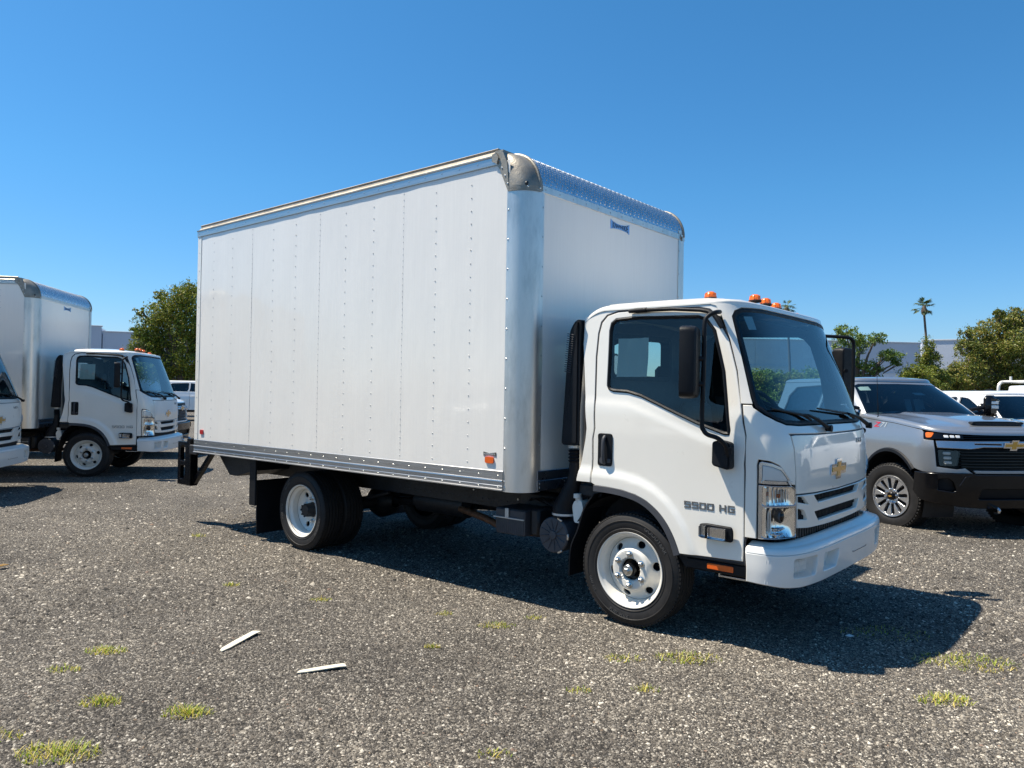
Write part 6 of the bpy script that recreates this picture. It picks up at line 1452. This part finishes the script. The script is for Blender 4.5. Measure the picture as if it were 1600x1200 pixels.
# ================================================================== TREES
def leaf_cloud(blobs, n, size, seed, flat=.6, aspect=.6):
    """many small leaf sprays spread through lumpy clumps; denser towards each clump's skin"""
    rg = np.random.default_rng(seed); w = np.array([b[3]*b[4]*b[5] for b in blobs])**(2/3); w /= w.sum(); cnt = rg.multinomial(n, w); V = []
    for b, c in zip(blobs, cnt):
        if c == 0: continue
        # each clump is itself broken into twigs
        k = max(6, int(c/26)); d = rg.normal(size=(k, 3)); d /= np.linalg.norm(d, axis=1)[:, None]; rr = rg.random(k)**.33*rg.uniform(.70, 1.12, k)
        tw = d*rr[:, None]; pick = rg.integers(0, k, c); P = tw[pick]+rg.normal(size=(c, 3))*rg.uniform(.06, .17, k)[pick][:, None]
        P = P*np.array(b[3:6])+np.array(b[:3]); V.append(P)
    P = np.concatenate(V); n = len(P)
    a = rg.normal(size=(n, 3)); a /= np.linalg.norm(a, axis=1)[:, None]; b_ = rg.normal(size=(n, 3)); b_ -= (b_*a).sum(1)[:, None]*a; b_ /= np.linalg.norm(b_, axis=1)[:, None]
    s = size*rg.uniform(.55, 1.5, n)[:, None]
    Q = np.stack([P-a*s*.5, P+b_*s*aspect*.32, P+a*s*.5, P-b_*s*aspect*.32], 1)
    return Q
def cloud_mesh(name, Q, mat):
    n = len(Q); me = bpy.data.meshes.new(name); me.vertices.add(n*4); me.vertices.foreach_set('co', Q.reshape(-1).astype(np.float32))
    me.loops.add(n*4); me.loops.foreach_set('vertex_index', np.arange(n*4, dtype=np.int32)); me.polygons.add(n); me.polygons.foreach_set('loop_start', (np.arange(n)*4).astype(np.int32)); me.update(calc_edges=True); me.materials.append(M[mat]); return me
def tree(name, label, cat, u, depth, blobs_px, n, size, mat, seed, trunk=True, group=None, horizon=None):
    """blobs_px: (u, v, ru, rv) clumps as seen; each is given its own depth"""
    base = np.array(ground_at(u, depth)); t = thing(name, label, cat, tuple(base), 0, group); rg = np.random.default_rng(seed); bl = []
    for (bu, bv, ru, rv) in blobs_px:
        k = depth/FPX; off = rg.uniform(-.5, .5)*ru*k
        d = _fw+(bu-800)/FPX*_r2-(bv-600)/FPX*_u2; p = CAM+d*(depth+off)-base; bl.append((p[0], p[1], max(p[2], .2), ru*k, ru*k, rv*k))
    me = cloud_mesh('crown', leaf_cloud(bl, n, size, seed), mat); c = bpy.data.objects.new('crown', me); col.objects.link(c); c.parent = t
    top = max(b[2] for b in bl)
    m_ = MB(); r0 = .035*top+.05
    if trunk:
        m_.tube(bez([(0, 0, -.1), (.05*top, .02*top, top*.25), (-.01*top, 0, top*.5), (.02*top, .03, top*.8)], 4), [float(v_) for v_ in np.linspace(r0, r0*.35, 13)], 8)
    for b in bl:
        z0 = min(top*.35, b[2]*.6); m_.tube(bez([(0.02*top, .01*top, z0), (b[0]*.5, b[1]*.5, (z0+b[2])*.55), (b[0], b[1], b[2])], 3), [float(v_) for v_ in np.linspace(r0*.5, r0*.12, 7)], 6)
        for _ in range(3):
            e = rg.normal(size=3)*np.array(b[3:6])*.5; m_.tube([(b[0]*.7, b[1]*.7, b[2]*.85), (b[0]+e[0], b[1]+e[1], b[2]+e[2])], [r0*.14, r0*.05], 5)
    obj('trunk', m_, 'bark', t); return t
tree('broadleaf_tree', 'dense olive-green tree rising beside the rear of the big white box', 'tree', 275, 44,
     [(285, 470, 30, 28), (262, 492, 32, 30), (240, 515, 30, 30), (298, 505, 30, 34), (228, 545, 26, 26), (262, 545, 34, 30), (302, 550, 32, 34), (240, 575, 34, 22), (285, 585, 38, 24), (330, 520, 36, 48), (340, 580, 40, 34), (216, 522, 14, 12), (300, 452, 16, 14), (250, 462, 12, 12), (222, 487, 10, 8)], 56000, .135, 'leaf_oak', 11)
tree('broadleaf_tree', 'small open green tree just right of the main cab windscreen', 'tree', 1338, 40,
     [(1322, 520, 20, 14), (1345, 535, 22, 16), (1368, 530, 16, 12), (1330, 558, 18, 14), (1388, 555, 22, 12), (1398, 568, 12, 9), (1355, 575, 22, 12), (1310, 540, 14, 18), (1340, 592, 34, 10), (1372, 578, 10, 8)], 11000, .12, 'leaf_green', 12)
tree('cypress_shrub', 'pointed grey-green shrub in front of the palm trunk', 'shrub', 1448, 42,
     [(1450, 545, 11, 22), (1444, 562, 14, 20), (1458, 566, 14, 20), (1448, 585, 20, 18), (1440, 595, 20, 14), (1466, 592, 20, 18)], 10000, .11, 'leaf_oak', 13)
tree('round_bush', 'rounded yellow-green bush left of the palm', 'bush', 1425, 39,
     [(1425, 583, 20, 14), (1416, 592, 14, 10), (1440, 588, 18, 14), (1450, 602, 24, 12), (1424, 602, 22, 10)], 9000, .10, 'leaf_oak', 14)
tree('broadleaf_tree', 'large olive and russet tree filling the right edge', 'tree', 1560, 46,
     [(1575, 505, 28, 20), (1540, 520, 28, 20), (1515, 545, 22, 20), (1590, 540, 34, 28), (1550, 555, 34, 26), (1515, 580, 30, 24), (1570, 585, 40, 26), (1610, 520, 30, 34), (1620, 580, 40, 34), (1500, 600, 28, 16), (1545, 605, 44, 16), (1600, 605, 44, 14), (1508, 522, 10, 8), (1562, 492, 12, 9), (1590, 488, 12, 9), (1640, 540, 34, 40)], 76000, .13, 'leaf_brown', 15)
tree('bush', 'low olive bush between the palm shrub and the big right-hand tree', 'bush', 1487, 44, [(1480, 590, 18, 14), (1494, 600, 20, 14), (1470, 606, 20, 12), (1490, 580, 10, 12)], 9000, .12, 'leaf_brown', 16)
hedge = [(1170, 'leafy green bush seen low through the windscreen, leftmost of the hedge'), (1200, 'leafy green bush seen through the windscreen, second of the hedge'), (1232, 'leafy green bush in the hedge behind the steering wheel'), (1262, 'taller leafy bush in the hedge behind the windscreen grab handle'), (1292, 'leafy bush in the hedge behind the windscreen pillar')]
for i, (u, lb) in enumerate(hedge):
    tree('hedge_bush', lb, 'bush', u, 41, [(u-8, 596-i % 2*4, 20, 16), (u+8, 590+i % 3*3, 20, 16), (u, 608, 24, 14), (u+3, 620, 26, 12)], 8000, .11, 'leaf_green' if i % 2 else 'leaf_oak', 20+i, group='bushes in the hedge behind the cab')
tree('broadleaf_tree', 'dark tree showing under the box roofline, far behind the big truck', 'tree', 430, 60, [(400, 560, 50, 34), (460, 570, 50, 34), (430, 590, 60, 26)], 6000, .25, 'leaf_oak', 31) if False else None
# palms
def palm(label, u, depth, vtop, vbase_lean, rad_px, seed, nf=28):
    base = np.array(ground_at(u, depth)); t = thing('palm_tree', label, 'palm tree', tuple(base), 0, 'tall fan palms against the sky'); rg = random.Random(seed)
    d = _fw+(vbase_lean-800)/FPX*_r2-(vtop-600)/FPX*_u2; c = CAM+d*depth-base; k = depth/FPX; H = c[2]; r_ = rad_px*k
    m_ = MB(); m_.tube(bez([(0, 0, -.1), (c[0]*.15, c[1]*.15, H*.3), (c[0]*.5, c[1]*.5, H*.65), (c[0]*1.0, c[1]*1.0, H*.93)], 6), [float(np.interp(i, [0, 4, 18], [.24, .15, .12])) for i in range(19)], 10)
    tr = obj('trunk', m_, 'bark', t)
    m_ = MB(); m_.lathe([(.15, -.1), (.30, .1), (.34, .5), (.20, .9), (.05, 1.1)], 12, (c[0], c[1], H-1.0), 'z'); obj('dead_skirt', m_, 'bark', t)
    m_ = MB()
    for i in range(nf):
        az = 2*math.pi*i/nf*2.4+rg.random(); el = rg.uniform(-.75, 1.35); L_ = r_*rg.uniform(.40, .62); o = Vector((c[0], c[1], H-.15))
        dr = Vector((math.cos(az)*math.cos(el), math.sin(az)*math.cos(el), math.sin(el))); hub = o+dr*L_+Vector((0, 0, -.05)); sd = dr.cross(Vector((0, 0, 1))).normalized(); m_.tube([o, hub], .018, 4, caps=False)
        for j in range(13):
            a = (j-6)/6*1.25; q = (dr*math.cos(a)+sd*math.sin(a)).normalized(); l2 = r_*rg.uniform(.38, .55); tip = hub+q*l2+Vector((0, 0, -.22*l2*rg.uniform(.5, 1.6))); md = hub+q*l2*.6; pr = q.cross(Vector((0, 0, 1))).normalized()*.035*r_
            m_.add([hub, md+pr, tip, md-pr], [(0, 1, 2, 3)])
    obj('fronds', m_, 'leaf_palm', t, smooth=False); return t
palm('tall thin fan palm standing clear against the sky at the right', 1451, 90, 478, 1444, 19, 3)
palm('far fan palm whose crown just tops the main cab roof', 1236, 92, 478, 1229, 16, 4)
